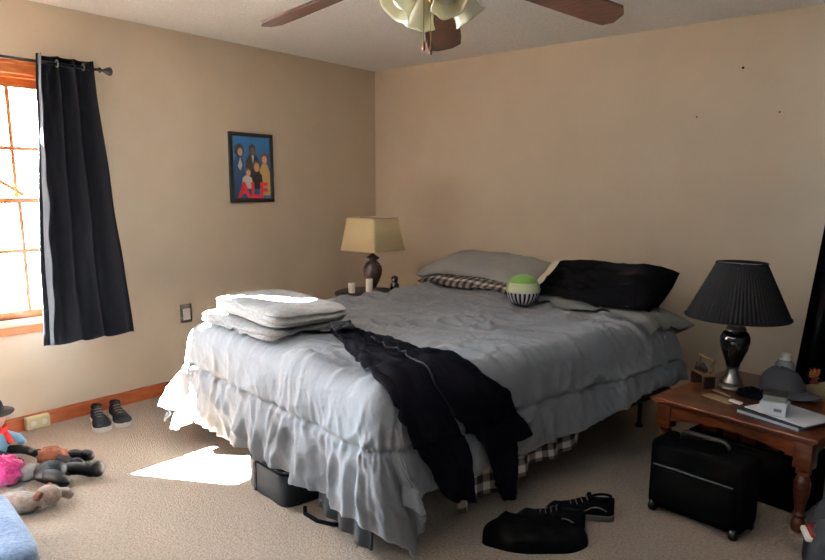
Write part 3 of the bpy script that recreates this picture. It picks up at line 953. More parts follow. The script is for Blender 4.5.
mbg.grid(capf, 40, 16)
obj('green_crown', mbg, M['green'], t, smooth=True)
rest_on(t, [bed, p_plaid])

# ------------------------------------------------------------------ left bedside table and lamp
LT = Vector((0.68, -0.83, 0))
t = thing('bedside_table', 'small round dark bedside table in the corner beyond the bed', 'table', LT)
TZ = 0.64
obj('top', MB().lathe([(0.0, TZ - 0.03), (0.24, TZ - 0.03), (0.25, TZ - 0.02), (0.25, TZ - 0.006), (0.24, TZ), (0, TZ)], 48), M['dark_wood'], t, smooth=SM)
obj('pedestal', MB().lathe([(0.03, 0.10), (0.05, 0.14), (0.035, 0.2), (0.025, 0.3), (0.04, 0.42), (0.028, 0.5), (0.06, TZ - 0.03)], 24), M['dark_wood'], t, smooth=True)
for k in range(3):
    a = radians(30 + 120 * k)
    obj('leg', MB().tube([(0.02 * cos(a), 0.02 * sin(a), 0.16), (0.12 * cos(a), 0.12 * sin(a), 0.12), (0.2 * cos(a), 0.2 * sin(a), 0.035), (0.23 * cos(a), 0.23 * sin(a), 0.02)], [0.025, 0.022, 0.018, 0.02], 10), M['dark_wood'], t, smooth=True)
LL = Vector((0.70, -0.79, TZ - 0.04))
t = thing('table_lamp', 'table lamp with square cream shade and dark urn base by the room corner', 'lamp', LL)
obj('base', MB().lathe([(0.0, 0.04), (0.07, 0.04), (0.073, 0.047), (0.05, 0.052), (0.027, 0.057), (0.024, 0.062), (0.03, 0.07)], 36), M['bronze'], t, smooth=SM)
urn = [(0.026, 0.065), (0.032, 0.085), (0.05, 0.12), (0.066, 0.165), (0.072, 0.20), (0.066, 0.235), (0.048, 0.262), (0.03, 0.272), (0.034, 0.285), (0.052, 0.292), (0.05, 0.302), (0.03, 0.315), (0.014, 0.325), (0.012, 0.35)]
obj('urn', MB().lathe(urn, 72, rad=lambda a, z: 1 + 0.025 * sin(12 * a + z * 60) * sin(12 * a - z * 60) * (1 if 0.09 < z < 0.26 else 0)), M['bronze'], t, smooth=True)
def sqring(h, z, r=0.02):
    pts = []
    for (cx, cy, a0) in ((1, 1, 0), (-1, 1, 90), (-1, -1, 180), (1, -1, 270)):
        for k in range(5):
            a = radians(a0 + 22.5 * k)
            pts.append((cx * (h - r) + r * cos(a), cy * (h - r) + r * sin(a), z))
    return pts
hb, ht_, zb_, zt_ = 0.178, 0.142, 0.355, 0.605
vs = sqring(hb, zb_) + sqring(ht_, zt_)
mb = MB(); mb.add(vs, [(i, (i + 1) % 20, 20 + (i + 1) % 20, 20 + i) for i in range(20)])
obj('lamp_shade', mb, M['shade_cream'], t, smooth=SM, solid=0.003)
for (h, z) in ((hb, zb_ + 0.004), (ht_, zt_ - 0.004)):
    obj('shade_trim', MB().tube(sqring(h + 0.001, z), 0.0035, 6, closed=True), M['cream_cloth'], t, smooth=True)
mb = MB().tube([(0, 0, 0.34), (0, 0, 0.42)], 0.012, 10); mb.tube([(0, 0, 0.42), (0.05, 0, 0.46), (0.055, 0, 0.53), (0, 0, 0.60), (-0.055, 0, 0.53), (-0.05, 0, 0.46), (0, 0, 0.42)], 0.002, 6)
mb.tube([(-ht_ + 0.01, 0, 0.60), (ht_ - 0.01, 0, 0.60)], 0.002, 6)
obj('harp', mb, M['brass'], t)
for (x, y, h, lab) in ((0.645, -0.965, 0.075, 'shorter white pillar candle at the left of the round bedside table'), (0.785, -0.92, 0.115, 'taller white pillar candle in front of the cream-shaded lamp')):
    c = thing('pillar_candle', lab, 'candle', (x, y, TZ), 0, 'candles on the bedside table')
    obj('wax', MB().lathe([(0, 0), (0.025, 0), (0.026, 0.004), (0.026, h - 0.004), (0.024, h), (0.016, h - 0.003), (0, h - 0.006)], 28), M['wax'], c, smooth=SM)
    obj('wick', MB().tube([(0, 0, h - 0.007), (0.001, 0, h + 0.004)], 0.0012, 6), M['black_plastic'], c)
t = thing('figurine', 'small dark figurine on the bedside table beside the bed', 'figurine', (0.85, -0.705, TZ))
mb = MB().lathe([(0.0, 0), (0.035, 0), (0.035, 0.012), (0.0, 0.014)], 20)
obj('plinth', mb, M['black_plastic'], t, smooth=SM)
mb = MB().lathe([(0.0, 0.012), (0.03, 0.013), (0.036, 0.03), (0.034, 0.055), (0.022, 0.072), (0.024, 0.085), (0.028, 0.10), (0.022, 0.118), (0.0, 0.126)], 24)
mb.tube([(0.028, -0.02, 0.055), (0.045, -0.03, 0.045), (0.042, -0.04, 0.025)], [0.012, 0.013, 0.01], 10)
obj('body', mb, M['black_gloss'], t, smooth=True)
t = thing('trinket_dish', 'low dark oval dish between the white candle and the figurine', 'dish', (0.835, -0.83, TZ))
obj('bowl', MB().lathe([(0, 0.0), (0.04, 0.0), (0.058, 0.02), (0.062, 0.034), (0.056, 0.034), (0.045, 0.012), (0, 0.010)], 28), M['bronze'], t, smooth=True)

# ------------------------------------------------------------------ end table at the right
TA = radians(-11.5)
TO = Vector((3.058, -1.352, 0))
TH = 0.432
TW, TD = 0.74, 0.80
tab = thing('end_table', 'reddish-brown wooden end table with turned legs right of the bed', 'table', TO, TA)
def TP(x, y, z=TH):
    p = Matrix.Rotation(TA, 4, 'Z') @ Vector((x, y, 0)) + TO
    return Vector((p.x, p.y, z))
mb = MB().rbox(0, TW, 0, TD, TH - 0.016, TH, 0.006, 3); mb.rbox(0.012, TW - 0.012, 0.012, TD - 0.012, TH - 0.03, TH - 0.014, 0.006, 3)
obj('top', mb, M['table_wood'], tab, smooth=SM)
def apron(x0, x1, n=24, h0=0.085, arch=0.04):
    pts = [(x0, TH - 0.03), (x1, TH - 0.03)]
    for k in range(n + 1):
        q = 1 - k / n
        xx = x0 + (x1 - x0) * q
        pts.append((xx, TH - 0.03 - h0 + arch * sin(pi * q) ** 0.7))
    return pts
Tf = Matrix.Translation((0, 0.055, 0)) @ Matrix.Rotation(pi / 2, 4, 'X')
obj('front_apron', MB().prism(apron(0.08, TW - 0.08), 0, 0.018, T=Tf), M['table_wood'], tab)
Tb = Matrix.Translation((0, TD - 0.04, 0)) @ Matrix.Rotation(pi / 2, 4, 'X')
obj('back_apron', MB().prism(apron(0.08, TW - 0.08), 0, 0.018, T=Tb), M['table_wood'], tab)
for x in (0.04, TW - 0.058):
    Ts = Matrix.Translation((x, 0, 0)) @ Matrix.Rotation(pi / 2, 4, 'Z') @ Matrix.Rotation(pi / 2, 4, 'X')
    obj('side_apron', MB().prism(apron(0.08, TD - 0.08), 0, 0.018, T=Ts), M['table_wood'], tab)
lp = [(0.012, 0), (0.024, 0.006), (0.03, 0.03), (0.024, 0.052), (0.017, 0.062), (0.027, 0.07), (0.027, 0.08), (0.018, 0.09), (0.02, 0.11), (0.031, 0.18), (0.033, 0.215), (0.026, 0.24), (0.018, 0.25), (0.029, 0.258), (0.029, 0.272), (0.02, 0.28), (0.02, 0.29)]
for x in (0.06, TW - 0.06):
    for y in (0.06, TD - 0.06):
        mb = MB().lathe(lp, 28, c=(x, y, 0)); mb.rbox(x - 0.035, x + 0.035, y - 0.035, y + 0.035, 0.285, TH - 0.03, 0.004)
        obj('leg', mb, M['table_wood'], tab, smooth=SM)

# lamp on it
LB = Vector((3.322, -0.945, TH))
t = thing('table_lamp', 'table lamp with black pleated shade and glossy black urn on the end table', 'lamp', LB)
obj('base', MB().lathe([(0, 0), (0.062, 0), (0.066, 0.008), (0.06, 0.018), (0.05, 0.024), (0.052, 0.034), (0.042, 0.05), (0.03, 0.075), (0.027, 0.10), (0.034, 0.11)], 36), M['silver'], t, smooth=SM)
obj('urn', MB().lathe([(0.03, 0.11), (0.036, 0.13), (0.05, 0.165), (0.063, 0.20), (0.07, 0.235), (0.07, 0.26), (0.06, 0.285), (0.045, 0.298)], 40), M['black_gloss'], t, smooth=True)
obj('neck', MB().lathe([(0.046, 0.296), (0.05, 0.302), (0.04, 0.318), (0.022, 0.33), (0.014, 0.34), (0.012, 0.40)], 32), M['silver'], t, smooth=SM)
NP = 72
def shf(a, b):
    r = 0.238 + (0.112 - 0.238) * b
    r *= 1 + 0.012 * (1 if int(round(a * NP * 2)) % 2 else -1)
    return (r * cos(2 * pi * a), r * sin(2 * pi * a), 0.365 + 0.27 * b)
obj('lamp_shade', MB().grid(shf, NP * 2, 8, closeu=True), M['shade_black'], t, solid=0.003)
for r, z in ((0.241, 0.367), (0.1145, 0.633)):
    mb = MB().tube([(r * cos(2 * pi * k / 64), r * sin(2 * pi * k / 64), z) for k in range(64)], 0.004, 6, closed=True)
    obj('shade_trim', mb, M['shade_black'], t, smooth=True)
mb = MB().tube([(0, 0, 0.39), (0, 0, 0.46)], 0.013, 10)
mb.tube([(0, 0, 0.40), (0.055, 0, 0.46), (0.06, 0, 0.55), (0, 0, 0.63), (-0.06, 0, 0.55), (-0.055, 0, 0.46), (0, 0, 0.40)], 0.002, 6); mb.tube([(-0.11, 0, 0.63), (0.11, 0, 0.63)], 0.002, 6)
obj('harp', mb, M['silver'], t)

# small wooden stand with trinkets at the back left of the table
t = thing('wooden_stand', 'small tan wooden stand holding dark trinkets left of the black lamp', 'stand', TP(0.07, 0.37), TA + radians(-32))
obj('shelf', MB().rbox(-0.07, 0.07, -0.03, 0.03, 0.062, 0.074, 0.003), M['tan_wood'], t)
obj('rail', MB().rbox(-0.066, 0.074, 0.008, 0.02, 0.142, 0.152, 0.003), M['tan_wood'], t)
for x in (-0.058, 0.058):
    obj('foot', MB().rbox(x - 0.008, x + 0.008, -0.028, 0.028, 0, 0.063, 0.002), M['dark_wood'], t)
obj('post', MB().rbox(-0.062, -0.054, 0.010, 0.018, 0.073, 0.143, 0.002), M['tan_wood'], t)
obj('scroll', MB().tube([(0.045, 0.014, 0.074), (0.062, 0.014, 0.092), (0.05, 0.014, 0.116), (0.064, 0.014, 0.144)], 0.007, 8), M['tan_wood'], t, smooth=True)
for (x, y, z, r) in ((-0.036, -0.008, 0.095, 0.021), (-0.002, -0.008, 0.098, 0.024), (0.030, -0.010, 0.092, 0.018)):
    obj('trinket', MB().ball((x, y, z), r, r * 0.8, r, 14, 10, bump=0.2), M['bronze'], t, smooth=True)

# black cloth heap by the lamp foot
def heap(name, m, c, rx, ry, h, seed, rz=0, rough=0.35, freq=3.0):
    def f(a, b):
        th = 2 * pi * a
        k = 1 + 0.22 * noise.noise(Vector((cos(th) * 1.5, sin(th) * 1.5, seed)))
        rr = sin(b * pi / 2)
        x, y = rx * k * rr * cos(th), ry * k * rr * sin(th)
        base = cos(b * pi / 2) ** 0.55
        z = h * base * (1 + rough * noise.noise(Vector((x * freq / rx, y * freq / ry, seed + 3)))) + 0.25 * h * max(0, ridge(Vector((x * freq / rx, y * freq / ry, seed + 8)))) ** 2 * base
        return (x, y, max(z, 0.0))
    mb = MB().grid(f, 64, 24, closeu=True)
    mb.add([f(i / 64, 1.0) for i in range(64)], [tuple(range(64))])
    o = obj(name, mb, m, smooth=SM)
    o.location = c; o.rotation_euler = (0, 0, rz)
    return o
o = heap('black_cloth', M['black_cloth'], TP(0.315, 0.385), 0.07, 0.05, 0.035, 2.2, TA)
tag(o, 'small crumpled black cloth on the end table at the lamp foot', 'cloth')
t = thing('pen', 'thin pale pen lying on the end table left of the lamp foot', 'pen', TP(0.21, 0.30, TH + 0.005), TA + radians(-22))
obj('barrel', MB().tube([(-0.065, 0, 0), (0.055, 0, 0)], 0.0045, 10), M['card'], t, smooth=SM)
obj('tip', MB().tube([(0.055, 0, 0), (0.068, 0, 0)], [0.0042, 0.001], 10), M['black_plastic'], t)
o = obj('eraser', MB().rbox(-0.03, 0.03, -0.012, 0.012, 0, 0.012, 0.004), M['wax'])
o.location = TP(0.31, 0.22); o.rotation_euler = (0, 0, TA - radians(10))
tag(o, 'small white oblong piece on the end table before the black cloth', 'eraser')
o = obj('paper_slip', MB().box(-0.075, 0.075, -0.03, 0.03, 0, 0.003), M['card'])
o.location = TP(0.235, 0.22); o.rotation_euler = (0, 0, TA - radians(14))
tag(o, 'tan paper slip lying flat near the front of the end table', 'paper')

# notebook, papers, boxes at the right front
NB = TP(0.53, 0.185)
t = thing('notebook', 'thick pale-edged notebook at the front right of the end table', 'notebook', NB, TA + radians(-9))
obj('cover', MB().rbox(-0.14, 0.14, -0.12, 0.12, 0.016, 0.02, 0.0015), M['black_plastic'], t)
obj('back_cover', MB().rbox(-0.14, 0.14, -0.12, 0.12, 0.0, 0.003, 0.001), M['black_plastic'], t)
obj('pages', MB().box(-0.136, 0.138, -0.118, 0.117, 0.003, 0.016), M['paper_side'], t)
o = obj('paper_sheet', MB().box(-0.132, 0.15, -0.106, 0.108, 0, 0.004), M['paper'])
o.location = TP(0.545, 0.20, TH + 0.0205); o.rotation_euler = (0, 0, TA + radians(-14))
tag(o, 'white papers lying on the notebook on the end table', 'paper')
t = thing('small_box', 'white carton standing on the papers, under the grey-green box', 'box', TP(0.51, 0.145, TH + 0.025), TA + radians(12))
obj('carton', MB().rbox(-0.052, 0.052, -0.045, 0.045, 0, 0.052, 0.002), M['paper'], t)
obj('label_print', MB().box(0.005, 0.035, -0.0456, -0.0448, 0.018, 0.032), M['ink'], t)
t = thing('small_box', 'small grey-green box topped black, on the white carton', 'box', TP(0.505, 0.16, TH + 0.0775), TA + radians(16))
obj('body', MB().rbox(-0.045, 0.045, -0.035, 0.035, 0, 0.026, 0.002), M['olive'], t)
obj('lid', MB().rbox(-0.047, 0.047, -0.037, 0.037, 0.026, 0.04, 0.002), M['black_plastic'], t)
t = thing('pill_bottle', 'plastic bottle with white cap poking up behind the charcoal cap', 'bottle', TP(0.335, 0.672))
obj('body', MB().lathe([(0, 0), (0.04, 0), (0.042, 0.01), (0.042, 0.12), (0.03, 0.14), (0.022, 0.146)], 28), M['bottle'], t, smooth=SM)
obj('lid', MB().lathe([(0.027, 0.142), (0.027, 0.146), (0.022, 0.150), (0.022, 0.172), (0.018, 0.176), (0, 0.176)], 28), M['white_plate'], t, smooth=SM)
# baseball cap
t = thing('baseball_cap', 'charcoal baseball cap on the end table, brim toward the right', 'cap', TP(0.385, 0.54, TH + 0.014), TA + radians(-14))
def capc(a, b):
    th = 2 * pi * a; ph = b * pi / 2
    rr = cos(ph) ** 0.75
    z = 0.113 * sin(ph) * (1 + 0.05 * noise.noise(Vector((cos(th), sin(th), b * 3))))
    return (0.106 * rr * cos(th) - 0.012 * sin(ph), 0.09 * rr * sin(th), z + 0.004)
obj('crown', MB().grid(capc, 48, 16, closeu=True), M['cap'], t, smooth=True, solid=0.003)
def brim(a, b):
    th = radians(-78 + 156 * a)
    r0 = 1.0; ext = 0.085 * cos(th) ** 0.8 if abs(th) < pi / 2 else 0
    x = 0.105 * cos(th) + ext * b; y = 0.089 * sin(th) * (1 + 0.06 * b)
    return (x, y, 0.018 - 0.012 * b * 0.6 - 0.018 * (y / 0.08) ** 2 * b + 0.004)
obj('brim', MB().grid(brim, 30, 8), M['cap'], t, smooth=True, solid=0.004)
obj('button', MB().ball((-0.012, 0, 0.119), 0.008, 0.008, 0.005, 12, 8), M['cap'], t, smooth=True)
# flower with cardboard below
o = obj('cardboard_piece', MB().rbox(-0.10, 0.10, -0.07, 0.07, 0, 0.035, 0.003), M['card'])
o.location = TP(0.555, 0.715); o.rotation_euler = (0, 0, TA + radians(-15))
tag(o, 'low tan cardboard box under the orange flower at the back of the end table', 'box')
t = thing('fabric_flower', 'orange and yellow artificial flower at the back right of the end table', 'flower', TP(0.455, 0.735, TH + 0.035))
random.seed(3)
mb = MB(); mb2 = MB()
for k in range(26):
    a = random.uniform(0, 2 * pi); el = random.uniform(-0.1, 1.5); l = random.uniform(0.03, 0.05)
    d = Vector((cos(a) * cos(el), sin(a) * cos(el), sin(el)))
    s = d.cross(Vector((0, 0, 1))); s = s.normalized() if s.length > 1e-3 else Vector((1, 0, 0))
    c = Vector((0, 0, 0.032)); n_ = d.cross(s)
    pts = [c, c + d * l * 0.5 + s * 0.011, c + d * l, c + d * l * 0.5 - s * 0.011]
    (mb2 if k % 5 == 0 else mb).add(pts + [p + n_ * 0.003 for p in pts], [(0, 1, 2, 3), (7, 6, 5, 4), (0, 4, 5, 1), (1, 5, 6, 2), (2, 6, 7, 3), (3, 7, 4, 0)])
obj('petals', mb, M['orange'], t); obj('yellow_petals', mb2, M['yellow'], t)
mb = MB().ball((0, 0, 0.03), 0.016); mb.lathe([(0.022, 0), (0.014, 0.012), (0.008, 0.03)], 14)
obj('center', mb, M['red_box'], t, smooth=True)

# ------------------------------------------------------------------ under the end table
t = thing('rolling_case', 'black soft-sided rolling case standing in front of the end table', 'suitcase', (3.385, -1.585, 0), radians(-8))
mb = MB().rbox(-0.205, 0.205, -0.085, 0.10, 0.02, 0.335, 0.03, 4)
obj('body', mb, M['nylon'], t, smooth=SM)
mb = MB().rbox(-0.175, 0.175, -0.108, -0.08, 0.05, 0.235, 0.018, 3)
obj('front_pocket', mb, M['nylon'], t, smooth=SM)
mb = MB().tube([(-0.17, -0.111, 0.235), (0.17, -0.111, 0.235)], 0.003, 6)
obj('zip', mb, M['rubber_grey'], t)
mb = MB().tube([(-0.10, 0.005, 0.332), (-0.098, 0.0, 0.362), (-0.08, 0, 0.374), (0.08, 0, 0.374), (0.098, 0, 0.362), (0.10, 0.005, 0.332)], 0.011, 10)
obj('handle', mb, M['black_plastic'], t, smooth=True)
for s in (-1, 1):
    obj('wheel', MB().lathe([(0, -0.012), (0.024, -0.012), (0.026, -0.008), (0.026, 0.008), (0.024, 0.012), (0, 0.012)], 24, T=TR(s * 0.175, -0.075, 0.0262, ry=pi / 2)), M['black_plastic'], t, smooth=SM)
    mb = MB().rbox(s * 0.175 - 0.022, s * 0.175 + 0.022, 0.06, 0.09, 0, 0.03, 0.004)
    obj('foot', mb, M['black_plastic'], t)
for z in (0.28, 0.22):
    mb = MB().rbox(-0.212, -0.198, -0.02, 0.012, z, z + 0.022, 0.004)
    obj('buckle', mb, M['rubber_grey'], t)

o = obj('storage_crate', MB().rbox(-0.27, 0.27, -0.13, 0.13, 0, 0.25, 0.01), M['nylon'])
cp = TP(0.37, 0.33); o.location = (cp.x, cp.y, 0); o.rotation_euler = (0, 0, TA)
tag(o, 'dark storage crate under the end table behind the rolling case', 'crate')
random.seed(5)
labs = ['first from the left of the red boxes under the end table', 'second from the left of the red boxes under the end table',
        'third from the left of the red boxes under the end table', 'rightmost of the red boxes under the end table']
for i, (x, wd, hh) in enumerate(((-0.18, 0.075, 0.055), (-0.08, 0.07, 0.06), (0.0, 0.075, 0.06), (0.205, 0.085, 0.05))):
    q = TP(0.37 + x, 0.29, 0.25)
    b_ = thing('red_box', labs[i], 'box', q, TA + radians(random.uniform(-6, 6)), 'red boxes under the end table')
    obj('carton', MB().rbox(-wd / 2, wd / 2, -0.06, 0.06, 0, hh, 0.003), M['red_box'], b_)
    obj('label_band', MB().box(-wd / 2 + 0.008, wd / 2 - 0.02, -0.061, -0.0595, 0.008, 0.02), M['p_brown'], b_)
o = obj('grey_box', MB().rbox(-0.05, 0.05, -0.06, 0.06, 0, 0.04, 0.003), M['dark_base'])
q = TP(0.37 + 0.09, 0.29, 0.25); o.location = q; o.rotation_euler = (0, 0, TA)
tag(o, 'dark grey box between the red boxes under the end table', 'box')

# ------------------------------------------------------------------ lower right corner heap
o = heap('clothes_heap', M['dark_base'], (3.93, -1.62, 0), 0.15, 0.24, 0.22, 6.6)
tag(o, 'dark grey clothes heap on the carpet right of the end table', 'clothing')
def heap_z(o, x, y):
    return 0
t = thing('folded_shirt', 'red and white folded cloth on the dark clothes heap in the lower right corner', 'clothing', (3.835, -1.715, 0.13), radians(20))
mb = MB().rbox(-0.045, 0.05, -0.05, 0.05, 0, 0.022, 0.008, 3); obj('white_fold', mb, M['rubber_white'], t, smooth=SM)
mb = MB().rbox(-0.03, 0.045, -0.055, 0.04, 0.021, 0.038, 0.007, 3); obj('red_fold', mb, M['red_box'], t, smooth=SM)
o = obj('white_sock', MB().ball((0, 0, 0.02), 0.04, 0.03, 0.022, bump=0.3), M['rubber_white'], smooth=True)
o.location = (3.85, -1.50, 0.13); tag(o, 'balled off-white sock on the dark clothes heap beside the table leg', 'sock')

# ------------------------------------------------------------------ shoes
def shoe(name, label, loc, rz, sole_m, up_m, lines=True, group=None, Ls=0.27):
    t = thing(name, label, 'shoe', loc, rz, group)
    def outline(y):
        # y 0 heel .. 1 toe : half width, centre offset
        w = 0.034 + 0.016 * sstep(0.35, 0.75, y) - 0.004 * sstep(0.1, 0.4, y) * (1 - sstep(0.4, 0.6, y))
        endr = 1.0
        if y < 0.1: endr = sqrt(max(0, 1 - ((0.1 - y) / 0.1) ** 2))
        if y > 0.84: endr = sqrt(max(0, 1 - ((y - 0.84) / 0.16) ** 2))
        return w * endr
    n = 40
    ys = [0.5 - 0.5 * cos(pi * k / n) for k in range(n + 1)]
    left = [(-outline(y), y * Ls) for y in ys]; right = [(outline(y), y * Ls) for y in ys]
    poly = right + left[::-1][1:-1]
    mb = MB().prism([(x * 1.06, y * 1.03 - 0.004) for x, y in poly], 0, 0.028)
    obj('sole', mb, sole_m, t, bevel=0.004)
    def up(a, b):
        y = 0.5 - 0.5 * cos(pi * b)
        hw = outline(min(0.995, max(0.005, y)))
        th = pi * a
        hgt = 0.030 + 0.040 * (1 - sstep(0.36, 0.80, y)) + 0.026 * (1 - sstep(0.86, 1.0, y))
        return (hw * cos(th) * (1 - 0.25 * sin(th) * (1 - sstep(0.5, 0.9, y))), y * Ls, 0.024 + (hgt - 0.024) * max(0, sin(th)) ** 0.42)
    obj('upper', MB().grid(up, 28, 36), up_m, t, smooth=True)
    mb = MB().tube([(0.026 * cos(q) , (0.19 + 0.14 * sin(q)) * Ls, 0.098 - 0.004 * sin(q)) for q in [2 * pi * k / 20 for k in range(20)]], 0.006, 8, closed=True)
    obj('collar', mb, up_m, t, smooth=True)
    mb = MB().rbox(-0.022, 0.022, 0.33 * Ls, 0.40 * Ls, 0.075, 0.112, 0.008, 2); obj('tongue', mb, up_m, t)
    mb = MB()
    for k in range(4):
        y = (0.40 + 0.075 * k) * Ls; z = 0.101 - 0.0105 * k
        mb.tube([(-0.026, y, z - 0.008), (0, y + 0.006, z), (0.026, y, z - 0.008)], 0.003, 6)
    obj('laces', mb, M['rubber_grey'], t, smooth=True)
    if lines:
        for s in (-1, 1):
            pts = []
            for k in range(15):
                y = 0.12 + 0.6 * k / 14
                pts.append((s * (outline(y) + 0.001), y * Ls, 0.048 + 0.016 * sin(k / 14 * 2 * pi)))
            obj('side_stripe', MB().tube(pts, 0.003, 6), M['rubber_grey'], t, smooth=True)
    return t
a_sh = radians(180 + 74)
shoe('shoe', 'black shoe with white sole by the baseboard, nearer the plush pile', (0.13, -2.70, 0), a_sh, M['rubber_white'], M['leather'], False, 'black shoes by the baseboard')
shoe('shoe', 'black shoe with white sole by the baseboard, nearer the bed', (0.145, -2.595, 0), a_sh + radians(3), M['rubber_white'], M['leather'], False, 'black shoes by the baseboard')
shoe('sneaker', 'black sneaker with pale wavy stripe on the floor beside the bed, heel outward', (3.10, -1.83, 0), radians(122), M['rubber_grey'], M['leather'], True, 'black sneakers beside the bed', 0.29)
shoe('sneaker', 'black sneaker half under the bed, farther left of its pair', (3.055, -2.02, 0), radians(110), M['rubber_grey'], M['leather'], True, 'black sneakers beside the bed', 0.29)
o = heap('black_bag', M['nylon'], (2.92, -2.24, 0), 0.21, 0.09, 0.095, 4.4, radians(38))
tag(o, 'limp black bag on the carpet under the plaid sheet', 'bag')

# ------------------------------------------------------------------ storage bag under the foot of the bed
p = BW(0.915, 0.195, 0)
t = thing('storage_bag', 'slate grey rounded fabric storage bag under the foot of the bed', 'bag', p, BA + radians(1))
mb = MB()
def bagf(a, b):
    th = 2 * pi * a; c, s_ = cos(th), sin(th)
    k = (abs(c) ** 7 + abs(s_) ** 7) ** (-1 / 7)
    z = 0.168 * b
    r = 1 - 0.06 * (2 * abs(b - 0.5)) ** 6 + 0.015 * noise.noise(Vector((c * 2, s_ * 2, b * 3)))
    return (0.175 * k * c * r, 0.22 * k * s_ * r, z)
mb.grid(bagf, 96, 18, closeu=True)
N = 96
mb.add([bagf(i / N, 1) for i in range(N)], [tuple(range(N))]); mb.add([bagf(i / N, 0) for i in range(N)], [tuple(range(N))[::-1]])
obj('body', mb, M['box_grey'], t, smooth=SM)
mb = MB().tube([(Vector(bagf(i / 72, 0.93)) * 1.003) for i in range(72)], 0.005, 6, closed=True)
obj('piping', mb, M['black_cloth'], t, smooth=True)
mb = MB().box(-0.09, -0.07, -0.2235, -0.2185, 0.012, 0.165)
obj('side_strap', mb, M['black_cloth'], t)
sp = [BW(1.13, 0.06, 0.009), BW(1.18, 0.03, 0.009), BW(1.27, 0.035, 0.009), BW(1.34, 0.07, 0.009), BW(1.42, 0.16, 0.009)]
o = obj('strap', MB().tube(sp, 0.009, 8), M['black_cloth'], smooth=True)
tag(o, 'black strap end trailing on the carpet beside the grey storage bag', 'strap')

# ------------------------------------------------------------------ plush toys at the left
def plush_foot(mb, p0, p1, r0, r1):
    mb.tube([Vector(p0).lerp(Vector(p1), k / 6) + Vector((0, 0, 0.012 * sin(pi * k / 6))) for k in range(7)], [r0 + (r1 - r0) * k / 6 for k in range(7)], 12)
    mb.ball(p1, r1 * 1.02)
t = thing('plush_doll', 'plush doll with black brimmed hat and red scarf against the left baseboard', 'plush toy', (0.33, -3.32, 0), radians(20))
obj('body', MB().ball((0, 0, 0.09), 0.075, 0.07, 0.09, bump=0.1), M['sky_plush'], t, smooth=True)
hd = obj('head', MB().ball((0, 0, 0.215), 0.062, 0.06, 0.062), M['peach'], t, smooth=True)
mb = MB().tube([(0.058 * cos(2 * pi * k / 24), 0.056 * sin(2 * pi * k / 24), 0.16 + 0.004 * sin(5 * k)) for k in range(24)], 0.016, 10, closed=True)
mb.tube([(0.05, 0.02, 0.155), (0.075, 0.025, 0.12), (0.08, 0.03, 0.085)], [0.014, 0.015, 0.013], 8)
obj('scarf', mb, M['red_plush'], t, smooth=True)
obj('hat', MB().lathe([(0.0, 0.245), (0.06, 0.247), (0.105, 0.25), (0.108, 0.256), (0.062, 0.262), (0.055, 0.30), (0.045, 0.318), (0, 0.322)], 32, rad=lambda a, z: 1 + 0.05 * cos(2 * a)), M['black_plush'], t, smooth=True)
for s in (-1, 1):
    mb = MB(); plush_foot(mb, (0.05, s * 0.04, 0.04), (0.22, s * 0.06, 0.035), 0.025, 0.02)
    mb.ball((0.235, s * 0.06, 0.04), 0.035, 0.022, 0.022)
    obj('leg', mb, M['black_plush'], t, smooth=True)
    mb = MB().tube([(0, s * 0.06, 0.12), (0.05, s * 0.10, 0.09), (0.08, s * 0.10, 0.06)], [0.02, 0.02, 0.022], 10); obj('arm', mb, M['sky_plush'], t, smooth=True)
t = thing('plush_toy', 'fuzzy hot pink plush toy in the middle of the plush pile', 'plush toy', (0.71, -3.40, 0), radians(30))
mb = MB().ball((0, 0, 0.07), 0.085, 0.075, 0.072, 28, 20, bump=0.35, freq=6)
obj('body', mb, M['pink'], t, smooth=True)
obj('head', MB().ball((-0.05, -0.06, 0.125), 0.06, 0.06, 0.055, 24, 18, bump=0.35, freq=6), M['pink'], t, smooth=True)
obj('belly', MB().ball((0.085, 0.05, 0.045), 0.04, 0.045, 0.04, bump=0.2), M['grey_plush'], t, smooth=True)
t = thing('plush_toy', 'rust brown plush toy with black boots lying behind the pink one', 'plush toy', (0.66, -3.16, 0), radians(28))
obj('body', MB().ball((0, 0, 0.05), 0.085, 0.055, 0.05, bump=0.25, freq=5), M['rust_plush'], t, smooth=True)
for (y, ex, ey) in ((-0.03, 0.14, -0.04), (0.035, 0.12, 0.06)):
    mb = MB(); plush_foot(mb, (0.06, y, 0.045), (ex, ey, 0.035), 0.024, 0.026); mb.ball((ex + 0.03, ey, 0.045), 0.042, 0.024, 0.03)
    obj('boot', mb, M['black_plush'], t, smooth=True)
t = thing('plush_toy', 'black plush toy with shiny boots in front of the pink one', 'plush toy', (0.88, -3.235, 0), radians(46))
obj('body', MB().ball((-0.02, 0, 0.055), 0.08, 0.06, 0.055, bump=0.15), M['black_plush'], t, smooth=True)
mb = MB(); plush_foot(mb, (0.02, 0.03, 0.05), (0.15, 0.03, 0.04), 0.032, 0.03); mb.ball((0.175, 0.03, 0.05), 0.04, 0.032, 0.042)
obj('boot', mb, M['black_plush'], t, smooth=True)
mb = MB(); plush_foot(mb, (-0.02, -0.05, 0.06), (0.07, -0.09, 0.045), 0.03, 0.028)
obj('boot', mb, M['black_plush'], t, smooth=True)
t = thing('plush_dog', 'floppy grey-brown plush animal lying nearest in the plush pile', 'plush toy', (1.07, -3.43, 0), radians(40))
obj('body', MB().ball((-0.03, -0.02, 0.045), 0.11, 0.06, 0.045, bump=0.12), M['tan_plush'], t, smooth=True)
obj('head', MB().ball((0.075, 0.03, 0.055), 0.055, 0.045, 0.045), M['tan_plush'], t, smooth=True)
mb = MB().tube([(0.10, 0.05, 0.06), (0.13, 0.075, 0.045), (0.14, 0.09, 0.025)], [0.02, 0.024, 0.02], 10); obj('muzzle', mb, M['tan_plush'], t, smooth=True)
